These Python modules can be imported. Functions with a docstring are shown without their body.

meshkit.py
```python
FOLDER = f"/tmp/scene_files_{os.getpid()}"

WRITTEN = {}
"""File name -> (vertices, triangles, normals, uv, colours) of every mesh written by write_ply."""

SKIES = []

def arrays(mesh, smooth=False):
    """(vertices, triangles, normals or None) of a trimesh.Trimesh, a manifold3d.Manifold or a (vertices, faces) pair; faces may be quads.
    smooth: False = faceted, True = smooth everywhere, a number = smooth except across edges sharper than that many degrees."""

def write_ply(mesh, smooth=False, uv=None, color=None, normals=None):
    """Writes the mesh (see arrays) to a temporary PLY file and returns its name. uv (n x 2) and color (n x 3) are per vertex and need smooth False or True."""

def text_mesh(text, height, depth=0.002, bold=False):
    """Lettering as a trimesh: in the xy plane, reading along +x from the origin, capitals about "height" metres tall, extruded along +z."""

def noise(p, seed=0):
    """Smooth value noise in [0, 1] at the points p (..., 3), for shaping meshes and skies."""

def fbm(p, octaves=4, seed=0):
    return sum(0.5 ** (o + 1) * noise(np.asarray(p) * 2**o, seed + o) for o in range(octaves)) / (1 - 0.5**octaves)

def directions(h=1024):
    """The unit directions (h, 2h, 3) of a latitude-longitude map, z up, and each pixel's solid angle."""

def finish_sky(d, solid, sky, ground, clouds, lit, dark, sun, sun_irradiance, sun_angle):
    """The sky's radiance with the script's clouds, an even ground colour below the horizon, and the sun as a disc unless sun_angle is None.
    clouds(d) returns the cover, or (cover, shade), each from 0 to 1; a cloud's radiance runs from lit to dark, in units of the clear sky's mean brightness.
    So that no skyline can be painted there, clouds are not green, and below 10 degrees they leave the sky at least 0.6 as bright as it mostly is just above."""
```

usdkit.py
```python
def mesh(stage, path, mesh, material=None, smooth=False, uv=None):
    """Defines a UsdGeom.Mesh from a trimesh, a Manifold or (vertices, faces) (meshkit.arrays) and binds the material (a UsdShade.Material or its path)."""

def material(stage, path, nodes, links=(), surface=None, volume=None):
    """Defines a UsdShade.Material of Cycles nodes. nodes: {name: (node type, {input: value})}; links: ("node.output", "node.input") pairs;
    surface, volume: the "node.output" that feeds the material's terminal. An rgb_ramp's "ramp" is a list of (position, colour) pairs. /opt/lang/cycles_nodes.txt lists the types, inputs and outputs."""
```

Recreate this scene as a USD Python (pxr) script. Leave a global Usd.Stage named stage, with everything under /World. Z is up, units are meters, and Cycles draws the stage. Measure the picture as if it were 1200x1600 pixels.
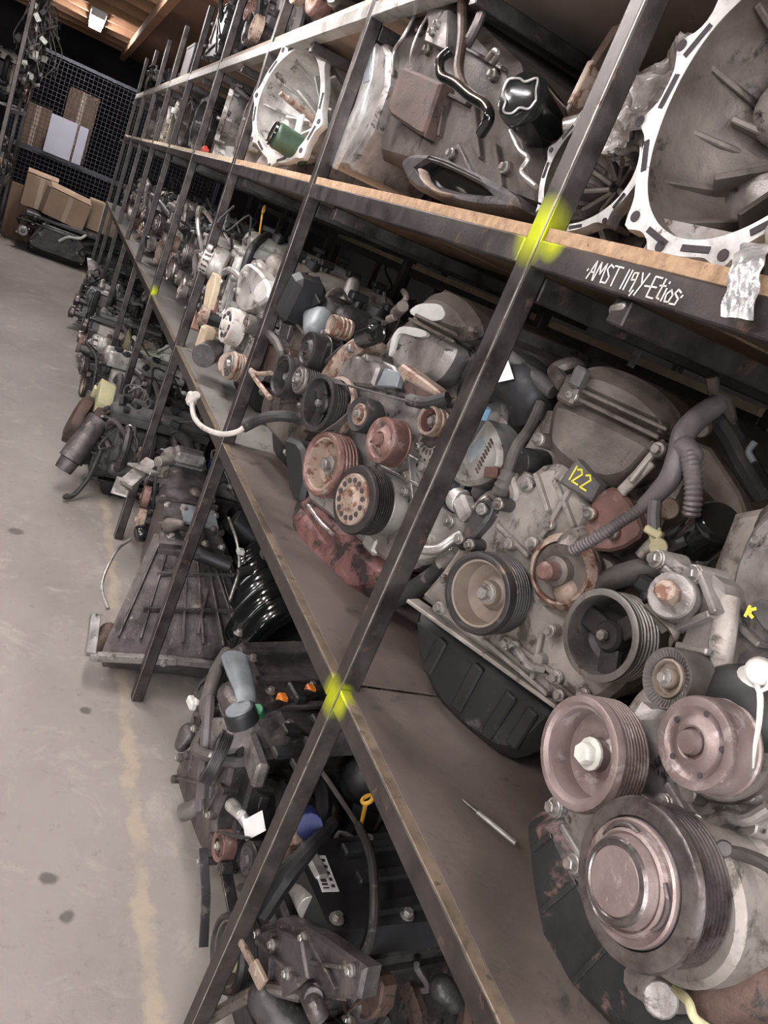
import math, random
import numpy as np, trimesh, shapely.geometry as sg, usdkit
from pxr import Usd, UsdGeom, UsdLux, Gf, Sdf

stage = Usd.Stage.CreateInMemory()
UsdGeom.SetStageUpAxis(stage, UsdGeom.Tokens.z)
UsdGeom.SetStageMetersPerUnit(stage, 1.0)
UsdGeom.Xform.Define(stage, '/World')
UsdGeom.Scope.Define(stage, '/World/Looks')

# ---------------------------------------------------------------- camera, light, exposure
EYE = np.array([0.0, 0.0, 1.5])
F = 1220.0
R = np.array([[0.8620165589894273, -0.3395144707810748, 0.37637398443340114], [0.21897243667680388, -0.42023618361241416, -0.8805978775574561], [0.45714168919914805, 0.8415054807386106, -0.28790623800645493]])
cam = UsdGeom.Camera.Define(stage, '/World/camera')
cam.CreateHorizontalApertureAttr(24.0); cam.CreateVerticalApertureAttr(32.0)
cam.CreateFocalLengthAttr(24.0 * F / 1200.0)
cam.CreateClippingRangeAttr(Gf.Vec2f(0.05, 100))
rt_, up_, bk_ = R[0], -R[1], -R[2]
cam.AddTransformOp().Set(Gf.Matrix4d(*rt_, 0, *up_, 0, *bk_, 0, *EYE, 1))
cam.CreateExposureAttr(2.12)
LAMP = 23.0                                     # strength of the tube lamps along the aisle
day = UsdLux.RectLight.Define(stage, '/World/doorway_daylight')        # daylight in the open roller door behind the viewer
day.CreateWidthAttr(2.4); day.CreateHeightAttr(2.3); day.CreateIntensityAttr(3.2); day.CreateColorAttr(Gf.Vec3f(0.93, 0.96, 1.0))
day.AddTransformOp().Set(Gf.Matrix4d(1, 0, 0, 0, 0, 0, 1, 0, 0, -1, 0, 0, -1.6, -4.19, 1.2, 1))

def ray(px, py): return R.T @ np.array([(px - 600) / F, (py - 800) / F, 1.0])
def at_x(px, py, x): d = ray(px, py); return EYE + d * x / d[0]
def at_y(px, py, y): d = ray(px, py); return EYE + d * y / d[1]
def at_z(px, py, z): d = ray(px, py); return EYE + d * (z - EYE[2]) / d[2]

# ---------------------------------------------------------------- prims
count = {}
def free(path):
    if not stage.GetPrimAtPath(path): return path
    k = count.get(path, 0)
    while True:
        k += 1
        p = f'{path}_{k:03d}'
        if not stage.GetPrimAtPath(p): count[path] = k; return p
def tag(o, label=None, cat=None, group=None, kind=None):
    p = o.GetPrim() if hasattr(o, 'GetPrim') else o
    for k, v in (('label', label), ('category', cat), ('group', group), ('kind', kind)):
        if v: p.SetCustomDataByKey(k, v)
    return o
def path_of(parent): return '/World' if parent is None else str(parent.GetPath())
def thing(name, label, cat, loc=(0, 0, 0), rz=0.0, group=None, rx=0.0, ry=0.0):
    x = UsdGeom.Xform.Define(stage, free('/World/' + name))
    x.AddTranslateOp().Set(Gf.Vec3d(*map(float, loc)))
    if rz or rx or ry: x.AddRotateXYZOp().Set(Gf.Vec3f(float(rx), float(ry), float(rz)))
    tag(x, label, cat, group)
    return x.GetPrim()
def copy_of(src, label, loc, rz=0.0, group=None, rx=0.0, ry=0.0):
    was = src.GetCustomData()
    name = src.GetName()
    if name[-4:-3] == '_' and name[-3:].isdigit(): name = name[:-4]
    r = thing(name, label, was['category'], loc, rz, group, rx, ry)
    for c in src.GetChildren():
        pass
    r.GetReferences().AddInternalReference(src.GetPath()); r.SetInstanceable(True)
    return r
def obj(name, mb, mat, parent=None, label=None, kind=None, smooth=35):
    if isinstance(mb, MB) and not mb.v: return None
    m = mb.mesh() if isinstance(mb, MB) else mb
    o = usdkit.mesh(stage, free(path_of(parent) + '/' + name), m, MATS[mat], smooth=smooth)
    tag(o, label, kind=kind)
    return o.GetPrim()
def struct(name, mb, mat, parent=None):
    o = obj(name, mb, mat, parent, smooth=False)
    if parent is None: tag(o, kind='structure')
    return o

# ---------------------------------------------------------------- mesh building
def unit(a): a = np.asarray(a, float); return a / max(np.linalg.norm(a), 1e-12)
def frame(ax):
    w = unit(ax); h = np.array([0, 0, 1.0]) if abs(w[2]) < 0.9 else np.array([1.0, 0, 0])
    u = unit(np.cross(h, w)); return u, np.cross(w, u), w
def spline(pts, per=6):
    p = np.asarray(pts, float)
    if len(p) < 3: return np.array([p[0] + (p[-1] - p[0]) * t for t in np.linspace(0, 1, per + 1)])
    q = np.vstack([2 * p[0] - p[1], p, 2 * p[-1] - p[-2]]); out = []
    for i in range(1, len(q) - 2):
        a, b, c, d = q[i - 1:i + 3]
        for t in np.arange(per) / per:
            out.append(0.5 * ((2 * b) + (c - a) * t + (2 * a - 5 * b + 4 * c - d) * t * t + (3 * b - a - 3 * c + d) * t ** 3))
    return np.array(out + [p[-1]])
def chaikin(p, n=1):
    p = np.asarray(p, float)
    for _ in range(n):
        q = np.roll(p, -1, 0); p = np.stack([0.8 * p + 0.2 * q, 0.2 * p + 0.8 * q], 1).reshape(-1, 2)
    return p
def circle(x, z, r, n=20, r2=None, a0=0.0):
    t = np.arange(n) / n * 2 * math.pi + a0
    return np.stack([x + r * np.cos(t), z + (r2 or r) * np.sin(t)], 1)

def _boxfaces():
    from scipy.spatial import ConvexHull
    P = [[sx * (1 - .1 * (k != 0)), sy * (1 - .1 * (k != 1)), sz * (1 - .1 * (k != 2))] for sx in (-1, 1) for sy in (-1, 1) for sz in (-1, 1) for k in range(3)]
    P = np.array(P); f = ConvexHull(P).simplices
    n = np.cross(P[f[:, 1]] - P[f[:, 0]], P[f[:, 2]] - P[f[:, 0]])
    return np.where(((n * P[f].mean(1)).sum(1) < 0)[:, None], f[:, ::-1], f)
BOXF = _boxfaces()

class MB:
    def __init__(self): self.v, self.f, self.n = [], [], 0
    def add(self, v, f):
        v = np.asarray(v, float); f = np.asarray(f, int)
        if f.shape[1] == 4: f = np.vstack([f[:, [0, 1, 2]], f[:, [0, 2, 3]]])
        self.v.append(v); self.f.append(f + self.n); self.n += len(v); return self
    def tm(self, m): return self.add(m.vertices, m.faces)
    def mesh(self): return trimesh.Trimesh(np.vstack(self.v), np.vstack(self.f), process=False)
    def moved(self, M):
        self.v = [v @ np.asarray(M)[:3, :3].T + np.asarray(M)[:3, 3] for v in self.v]; return self
    def lathe(self, prof, c, ax=(0, -1, 0), n=28, arc=None):
        u, w, d = frame(ax); t = np.arange(n) / n * 2 * math.pi
        ring = np.cos(t)[:, None] * u + np.sin(t)[:, None] * w
        v = np.vstack([np.asarray(c, float) + max(r, 1e-5) * ring + h * d for r, h in prof])
        i = np.arange(n); j = (i + 1) % n; f = []
        for k in range(len(prof) - 1): f.append(np.stack([k * n + i, k * n + j, (k + 1) * n + j, (k + 1) * n + i], 1))
        return self.add(v, np.vstack(f))
    def cyl(self, a, b, r, r2=None, n=14, bev=0.0015):
        a, b = np.asarray(a, float), np.asarray(b, float); L = np.linalg.norm(b - a); r2 = r if r2 is None else r2
        bev = min(bev, r * 0.4, r2 * 0.4, L * 0.3)
        return self.lathe([(0, 0), (r - bev, 0), (r, bev), (r2, L - bev), (r2 - bev, L), (0, L)], a, b - a, n)
    def tube(self, pts, r, n=8, per=6, ribs=0, caps=True, flat=None):
        p = spline(pts, per) if len(pts) > 2 else np.asarray(pts, float)
        if ribs:
            s = np.r_[0, np.cumsum(np.linalg.norm(np.diff(p, axis=0), axis=1))]; k = max(int(s[-1] / ribs) * 2, 4)
            q = np.linspace(0, s[-1], k + 1); p = np.stack([np.interp(q, s, p[:, i]) for i in range(3)], 1)
        m = len(p); rr = np.full(m, float(r)) if np.ndim(r) == 0 else np.interp(np.linspace(0, 1, m), np.linspace(0, 1, len(r)), r)
        if ribs: rr = rr * np.where(np.arange(m) % 2, 1.0, 0.86)
        tg = np.gradient(p, axis=0); u, w, _ = frame(tg[0]); t = np.arange(n) / n * 2 * math.pi; v = []
        for i in range(m):
            d = unit(tg[i]); u = unit(u - d * (u @ d)); w = np.cross(d, u)
            a, b = (rr[i], rr[i]) if flat is None else (rr[i], rr[i] * flat)
            v.append(p[i] + a * np.cos(t)[:, None] * u + b * np.sin(t)[:, None] * w)
        i = np.arange(n); j = (i + 1) % n
        f = [np.stack([k * n + i, k * n + j, (k + 1) * n + j, (k + 1) * n + i], 1) for k in range(m - 1)]
        v = np.vstack(v); f = np.vstack(f)
        self.add(v, f)
        if caps:
            for e, o in ((0, 1), (m - 1, 0)):
                c = v[e * n:(e + 1) * n]; tri = np.stack([np.full(n, n), j if o else i, i if o else j], 1)
                self.add(np.vstack([c, c.mean(0)]), tri)
        return self
    def box(self, c, s, bev=0.002, rot=None):
        h = np.asarray(s, float) / 2; b = min(bev, h.min() * 0.45); P = []
        for sx in (-1, 1):
            for sy in (-1, 1):
                for sz in (-1, 1):
                    q = np.array([sx, sy, sz])
                    for k in range(3):
                        a = h - b; a[k] = h[k]; P.append(q * a)
        v, f = np.array(P), BOXF
        if rot is not None: v = v @ np.asarray(rot).T
        return self.add(v + np.asarray(c, float), f)
    def bar(self, a, b, w, h=None, up=(0, 0, 1), bev=0.002):
        a, b = np.asarray(a, float), np.asarray(b, float); d = unit(b - a); s = np.cross(d, up)
        s = unit(s) if np.linalg.norm(s) > 1e-6 else frame(d)[0]; t = np.cross(s, d)
        return self.box((a + b) / 2, (np.linalg.norm(b - a), w, h or w), bev, np.stack([d, s, t], 1))
    def hull(self, pts): m = trimesh.convex.convex_hull(np.asarray(pts, float)); return self.tm(m)
    def blob(self, spheres, n=1):
        s = trimesh.creation.icosphere(n, 1.0).vertices
        return self.hull(np.vstack([s * r + np.array([x, y, z]) for x, y, z, r in spheres]))
    def prism(self, poly, yf, yb, bev=0.003, holes=(), sm=0, y_of=None):
        """outline in x, z with a chamfered front at yf, back at yb (yf < yb)"""
        p = chaikin(poly, sm) if sm else np.asarray(poly, float)
        rings = [p if sg.Polygon(p).exterior.is_ccw else p[::-1]] + [(q if not sg.Polygon(q).exterior.is_ccw else q[::-1]) for q in map(np.asarray, holes)]
        outer, inner, V, Fc = [], [], [], []
        for q in rings:
            d = np.roll(q, -1, 0) - q; d /= np.maximum(np.linalg.norm(d, axis=1, keepdims=True), 1e-9); nr = np.stack([-d[:, 1], d[:, 0]], 1)
            m = nr + np.roll(nr, 1, 0); m /= np.maximum((m * nr).sum(1, keepdims=True), 0.5)
            outer.append(q); inner.append(q + m * bev)
        o = 0
        for q, s in zip(outer, inner):
            n = len(q); i = np.arange(n); j = (i + 1) % n
            V += [np.c_[q[:, 0], np.full(n, yb), q[:, 1]], np.c_[q[:, 0], np.full(n, yf + bev), q[:, 1]], np.c_[s[:, 0], np.full(n, yf), s[:, 1]]]
            for k in (0, 1): Fc.append(np.stack([o + k * n + i, o + k * n + j, o + (k + 1) * n + j, o + (k + 1) * n + i], 1))
            o += 3 * n
        self.add(np.vstack(V), np.vstack(Fc))
        for rs, y, flip in ((inner, yf, False), (outer, yb, True)):
            g = sg.Polygon(rs[0], rs[1:])
            if not g.is_valid: g = g.buffer(0)
            for g in getattr(g, 'geoms', [g]):
                if g.area < 1e-7: continue
                v2, f2 = trimesh.creation.triangulate_polygon(g, engine='earcut')
                f2 = np.asarray(f2); a = v2[f2[:, 1]] - v2[f2[:, 0]]; b = v2[f2[:, 2]] - v2[f2[:, 0]]
                ccw = (a[:, 0] * b[:, 1] - a[:, 1] * b[:, 0]) > 0
                f2 = np.where((ccw == flip)[:, None], f2[:, ::-1], f2)
                self.add(np.c_[v2[:, 0], np.full(len(v2), y), v2[:, 1]], f2)
        return self
    def grid(self, fn, nu, nv):
        """open surface from fn(u, v) with u, v in 0..1"""
        u, v = np.meshgrid(np.linspace(0, 1, nu), np.linspace(0, 1, nv), indexing='ij')
        P = fn(u.ravel(), v.ravel()); k = np.arange(nu * nv).reshape(nu, nv)
        return self.add(P, np.stack([k[:-1, :-1], k[1:, :-1], k[1:, 1:], k[:-1, 1:]], -1).reshape(-1, 4))

def hexbolt(c, r, ax=(0, -1, 0), washer=True):
    m = MB(); c = np.asarray(c, float); d = unit(ax)
    if washer: m.lathe([(r * 1.45, 0), (r * 1.45, r * .25), (r * 1.3, r * .35), (0, r * .35)], c, d, 14)
    m.lathe([(r, 0), (r, r * .8), (r * .85, r), (0, r)], c + d * r * .3, d, 6)
    return m
# ---------------------------------------------------------------- materials
MATS = {}
def mat(name, base, dark=None, rust=None, rust_amt=0.0, rough=0.5, metal=0.0, scale=14.0, bump=0.25, fine=220.0, spots=None, spec=0.5, coat=0.0, contrast=0.16, rough2=None, lump=0.0):
    """paint or metal with soft uneven tone, blotches of rust or grease and a fine grain"""
    dark = dark or tuple(c * 0.55 for c in base)
    nd = {'g': ('geometry', {}),
          'n1': ('noise_texture', {'scale': scale, 'detail': 5.0, 'roughness': 0.62}),
          'r1': ('rgb_ramp', {'ramp': [(0.5 - contrast, dark), (0.5 + contrast, base)]}),
          'n3': ('noise_texture', {'scale': fine, 'detail': 3.0, 'roughness': 0.6}),
          'b': ('bump', {'strength': bump, 'distance': 0.0015}),
          'rr': ('map_range', {'from_min': 0.3, 'from_max': 0.7, 'to_min': rough, 'to_max': rough2 if rough2 is not None else min(1.0, rough + 0.2), 'clamp': True}),
          'p': ('principled_bsdf', {'metallic': metal, 'specular_ior_level': spec, 'coat_weight': coat})}
    ln = [('g.position', 'n1.vector'), ('n1.fac', 'r1.fac'), ('g.position', 'n3.vector'), ('n3.fac', 'b.height'), ('n1.fac', 'rr.value'), ('rr.result', 'p.roughness'), ('b.normal', 'p.normal')]
    col = 'r1.color'
    if lump:
        nd['n5'] = ('noise_texture', {'scale': scale * 2.2, 'detail': 2.0}); nd['b2'] = ('bump', {'strength': lump, 'distance': 0.01})
        ln += [('g.position', 'n5.vector'), ('n5.fac', 'b2.height'), ('b2.normal', 'b.normal')]
    if rust:
        nd['n2'] = ('noise_texture', {'scale': scale * 1.9, 'detail': 6.0, 'roughness': 0.7, 'distortion': 0.4})
        nd['r2'] = ('rgb_ramp', {'ramp': [(0.62 - rust_amt * 0.5, (0, 0, 0)), (0.70 - rust_amt * 0.5, (1, 1, 1))]})
        nd['mx'] = ('mix', {'color2': rust})
        ln += [('g.position', 'n2.vector'), ('n2.fac', 'r2.fac'), ('r2.color', 'mx.fac'), (col, 'mx.color1')]; col = 'mx.color'
    if spots:                                     # sprayed marks: (place, radius) and their colour
        for i, (c, r) in enumerate(spots[0]):
            nd[f'd{i}'] = ('vector_math', {'math_type': 'distance', 'vector2': tuple(map(float, c))})
            nd[f'm{i}'] = ('map_range', {'from_min': r * 0.25, 'from_max': r, 'to_min': 1.0, 'to_max': 0.0, 'clamp': True})
            nd[f'x{i}'] = ('mix', {'color2': spots[1]})
            ln += [('g.position', f'd{i}.vector1'), (f'd{i}.value', f'm{i}.value'), (f'm{i}.result', f'x{i}.fac'), (col, f'x{i}.color1')]; col = f'x{i}.color'
    ln.append((col, 'p.base_color'))
    MATS[name] = usdkit.material(stage, '/World/Looks/' + name, nd, ln, surface='p.BSDF')

RUST = (0.16, 0.075, 0.05); GREASE = (0.035, 0.03, 0.028)
mat('cast_alloy', (0.40, 0.37, 0.352), (0.15, 0.133, 0.124), GREASE, 0.10, 0.33, 0.5, 13, 0.5, 160, lump=.35)
mat('cast_dusty', (0.42, 0.382, 0.345), (0.20, 0.176, 0.155), (0.10, 0.085, 0.072), 0.16, 0.46, 0.3, 9, 0.5, 160, lump=.4)
mat('cast_brown', (0.185, 0.155, 0.136), (0.075, 0.061, 0.053), GREASE, 0.10, 0.40, 0.35, 9, 0.45, 140, lump=.35)
mat('cast_dark', (0.090, 0.082, 0.081), (0.028, 0.025, 0.025), (0.16, 0.125, 0.105), 0.06, 0.34, 0.4, 12, 0.5, 140, lump=.35)
mat('cast_bright', (0.60, 0.585, 0.55), (0.28, 0.262, 0.24), (0.12, 0.10, 0.085), 0.08, 0.33, 0.5, 12, 0.4, 160, lump=.3)
mat('cast_white', (0.76, 0.755, 0.73), (0.45, 0.44, 0.41), (0.2, 0.17, 0.15), 0.04, 0.38, 0.3, 14, 0.3)
mat('machined', (0.80, 0.80, 0.79), (0.62, 0.61, 0.59), (0.25, 0.2, 0.17), 0.03, 0.25, 0.7, 22, 0.15)
mat('steel_bolt', (0.50, 0.48, 0.45), (0.24, 0.22, 0.20), RUST, 0.10, 0.32, 0.75, 40, 0.2)
mat('cast_grimy', (0.125, 0.104, 0.093), (0.05, 0.041, 0.036), (0.03, 0.022, 0.018), 0.12, 0.38, 0.35, 7, 0.5, 140, lump=.35)
mat('cast_sooty', (0.15, 0.132, 0.127), (0.05, 0.043, 0.041), (0.26, 0.22, 0.2), 0.05, 0.34, 0.45, 13, 0.5, 150, lump=.35)
mat('worn_edge', (0.55, 0.53, 0.50), (0.25, 0.22, 0.20), RUST, 0.06, 0.3, 0.8, 14, 0.2)
mat('steel_tube', (0.62, 0.60, 0.57), (0.40, 0.37, 0.34), (0.25, 0.19, 0.15), 0.08, 0.28, 0.8, 30, 0.2)
mat('steel_dark', (0.24, 0.212, 0.205), (0.11, 0.095, 0.093), (0.10, 0.07, 0.065), 0.10, 0.24, 0.8, 24, 0.3)
mat('rust_pink', (0.325, 0.258, 0.244), (0.18, 0.13, 0.12), (0.42, 0.365, 0.345), 0.12, 0.36, 0.5, 17, 0.35)
mat('rust_red', (0.25, 0.145, 0.125), (0.13, 0.068, 0.058), (0.31, 0.23, 0.21), 0.14, 0.40, 0.4, 18, 0.4)
mat('rust_tan', (0.42, 0.33, 0.27), (0.27, 0.20, 0.155), RUST, 0.22, 0.5, 0.3, 20, 0.4)
mat('rust_brown', (0.13, 0.082, 0.065), (0.06, 0.037, 0.03), GREASE, 0.16, 0.5, 0.3, 16, 0.6)
mat('pan_red', (0.21, 0.10, 0.09), (0.10, 0.046, 0.042), (0.035, 0.026, 0.026), 0.26, 0.36, 0.2, 11, 0.9, 70, lump=.9)
mat('pan_black', (0.022, 0.022, 0.021), (0.011, 0.011, 0.011), (0.12, 0.10, 0.09), 0.0, 0.32, 0.0, 6, 0.2, 120, rough2=.6)
mat('pan_black_rust', (0.03, 0.032, 0.03), (0.014, 0.015, 0.014), (0.17, 0.105, 0.095), 0.15, 0.30, 0.0, 9, 0.3, 120, rough2=.55)
mat('plastic_black', (0.022, 0.022, 0.024), (0.012, 0.012, 0.013), None, 0, 0.38, 0, 10, 0.15)
mat('plastic_dusty', (0.115, 0.105, 0.10), (0.045, 0.042, 0.042), None, 0, 0.5, 0, 12, 0.2)
mat('gloss_black', (0.010, 0.012, 0.012), (0.006, 0.007, 0.007), None, 0, 0.10, 0, 8, 0.03, rough2=.16, coat=.5)
mat('rubber', (0.035, 0.032, 0.031), (0.016, 0.015, 0.015), (0.11, 0.095, 0.085), 0.10, 0.5, 0, 14, 0.25)
mat('rubber_dusty', (0.12, 0.107, 0.099), (0.05, 0.044, 0.04), None, 0, 0.5, 0, 16, 0.3)
mat('conduit', (0.135, 0.118, 0.116), (0.075, 0.065, 0.063), None, 0, 0.36, 0, 16, 0.2)
mat('tape_black', (0.02, 0.02, 0.02), (0.01, 0.01, 0.01), None, 0, 0.3, 0, 20, 0.3)
mat('pulley_black', (0.055, 0.05, 0.047), (0.025, 0.022, 0.021), (0.16, 0.11, 0.085), 0.05, 0.36, 0.3, 16, 0.2)
mat('hub_tan', (0.30, 0.245, 0.20), (0.18, 0.14, 0.115), None, 0, 0.5, 0.3, 14, 0.3)
mat('pulley_grey', (0.30, 0.285, 0.265), (0.17, 0.155, 0.145), RUST, 0.06, 0.36, 0.6, 20, 0.2)
mat('pulley_white', (0.62, 0.575, 0.53), (0.45, 0.40, 0.36), (0.25, 0.19, 0.15), 0.1, 0.5, 0.1, 20, 0.25)
mat('olive', (0.16, 0.15, 0.12), (0.08, 0.075, 0.06), None, 0, 0.45, 0.3, 14, 0.3)
mat('white_paper', (0.78, 0.77, 0.76), (0.68, 0.67, 0.66), None, 0, 0.7, 0, 30, 0.1)
mat('white_plastic', (0.72, 0.72, 0.66), (0.5, 0.5, 0.45), None, 0, 0.4, 0, 25, 0.15)
mat('wrap_film', (0.50, 0.455, 0.425), (0.27, 0.235, 0.215), None, 0, 0.14, 0, 40, 1.0, 90, rough2=.3, coat=.6)
mat('tape_silver', (0.66, 0.66, 0.65), (0.45, 0.45, 0.45), None, 0, 0.16, 0.55, 30, 1.0, 110, rough2=.35)
mat('ink', (0.06, 0.05, 0.055), None, None, 0, 0.7)
mat('orange', (0.75, 0.22, 0.03), (0.55, 0.15, 0.02), None, 0, 0.4)
mat('yellow_loop', (0.75, 0.42, 0.05), (0.6, 0.3, 0.03), None, 0, 0.4)
mat('pale_yellow', (0.50, 0.47, 0.28), (0.36, 0.33, 0.20), None, 0, 0.5, 0, 12, 0.3)
mat('green_plastic', (0.02, 0.16, 0.07), (0.012, 0.09, 0.04), None, 0, 0.35)
mat('green_filter', (0.07, 0.12, 0.075), (0.04, 0.065, 0.045), None, 0, 0.35, 0.2)
mat('blue_deep', (0.015, 0.025, 0.13), (0.01, 0.014, 0.07), None, 0, 0.4)
mat('blue_pale', (0.24, 0.42, 0.60), (0.18, 0.32, 0.48), None, 0, 0.4)
mat('blue_grey', (0.25, 0.275, 0.29), (0.13, 0.145, 0.155), None, 0, 0.35, 0, 10, 0.2)
mat('red_plastic', (0.55, 0.06, 0.04), (0.35, 0.04, 0.03), None, 0, 0.4)
mat('pink_foam', (0.55, 0.33, 0.26), (0.42, 0.24, 0.19), None, 0, 0.8)
mat('tan_plastic', (0.50, 0.40, 0.28), (0.36, 0.28, 0.19), None, 0, 0.6)
mat('yellow_mark', (0.72, 0.66, 0.07), (0.6, 0.55, 0.06), None, 0, 0.7)
mat('chalk', (0.78, 0.76, 0.73), (0.6, 0.58, 0.56), None, 0, 0.8)
mat('bare_patch', (0.58, 0.575, 0.54), (0.44, 0.43, 0.41), None, 0, 0.5, 0.2, 18, 0.2)
mat('cardboard', (0.42, 0.30, 0.21), (0.33, 0.235, 0.165), None, 0, 0.8, 0, 4, 0.15, 120)
mat('cardboard_dark', (0.26, 0.17, 0.115), (0.2, 0.13, 0.085), None, 0, 0.8, 0, 4, 0.15, 120)
mat('packing_tape', (0.52, 0.41, 0.31), (0.46, 0.36, 0.27), None, 0, 0.25, 0, 10, 0.05)
mat('wood_joist', (0.42, 0.235, 0.13), (0.28, 0.15, 0.085), None, 0, 0.7, 0, 3.5, 0.3)
mat('wood_deck', (0.27, 0.16, 0.105), (0.18, 0.10, 0.065), None, 0, 0.75, 0, 2.5, 0.3)
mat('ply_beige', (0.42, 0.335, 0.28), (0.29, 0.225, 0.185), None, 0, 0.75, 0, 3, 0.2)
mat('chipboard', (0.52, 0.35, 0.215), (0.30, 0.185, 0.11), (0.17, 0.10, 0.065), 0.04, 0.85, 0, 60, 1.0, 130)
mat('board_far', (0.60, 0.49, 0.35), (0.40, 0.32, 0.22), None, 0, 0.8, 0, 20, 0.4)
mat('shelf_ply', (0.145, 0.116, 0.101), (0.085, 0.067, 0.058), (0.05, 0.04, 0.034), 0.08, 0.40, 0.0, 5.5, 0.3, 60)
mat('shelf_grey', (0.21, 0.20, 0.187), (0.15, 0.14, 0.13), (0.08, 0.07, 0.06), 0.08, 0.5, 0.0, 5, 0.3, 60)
mat('wall_dark', (0.05, 0.042, 0.042), (0.03, 0.025, 0.026), None, 0, 0.9, 0, 1.5, 0.1)
mat('mesh_wire', (0.10, 0.105, 0.125), (0.07, 0.075, 0.09), None, 0, 0.4, 0.6)
mat('panel_white', (0.50, 0.50, 0.58), (0.44, 0.44, 0.52), None, 0, 0.6, 0, 3, 0.05)
mat('lamp_body', (0.75, 0.75, 0.75), (0.65, 0.65, 0.65), None, 0, 0.5)
PAINT = ([(at_x(838, 360, 0.556), 0.052), (at_x(862, 376, 0.552), 0.030), (at_x(518, 1086, 0.556), 0.040), (at_x(534, 1098, .56), 0.032), ((0.556, 4.26, 0.885), 0.05)], (0.66, 0.74, 0.02))
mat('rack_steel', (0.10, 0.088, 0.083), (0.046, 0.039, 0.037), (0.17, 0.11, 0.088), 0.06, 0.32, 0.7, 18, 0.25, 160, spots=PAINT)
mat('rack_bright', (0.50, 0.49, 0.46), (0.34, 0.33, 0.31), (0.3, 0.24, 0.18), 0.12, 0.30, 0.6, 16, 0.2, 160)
mat('rack_lip', (0.29, 0.225, 0.16), (0.13, 0.10, 0.075), (0.09, 0.07, 0.055), 0.12, 0.40, 0.4, 22, 0.3, 160, spots=PAINT)
MATS['lamp_tube'] = usdkit.material(stage, '/World/Looks/lamp_tube', {'e': ('emission', {'color': (1.0, 0.958, 0.965), 'strength': LAMP})}, [], surface='e.emission')
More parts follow.
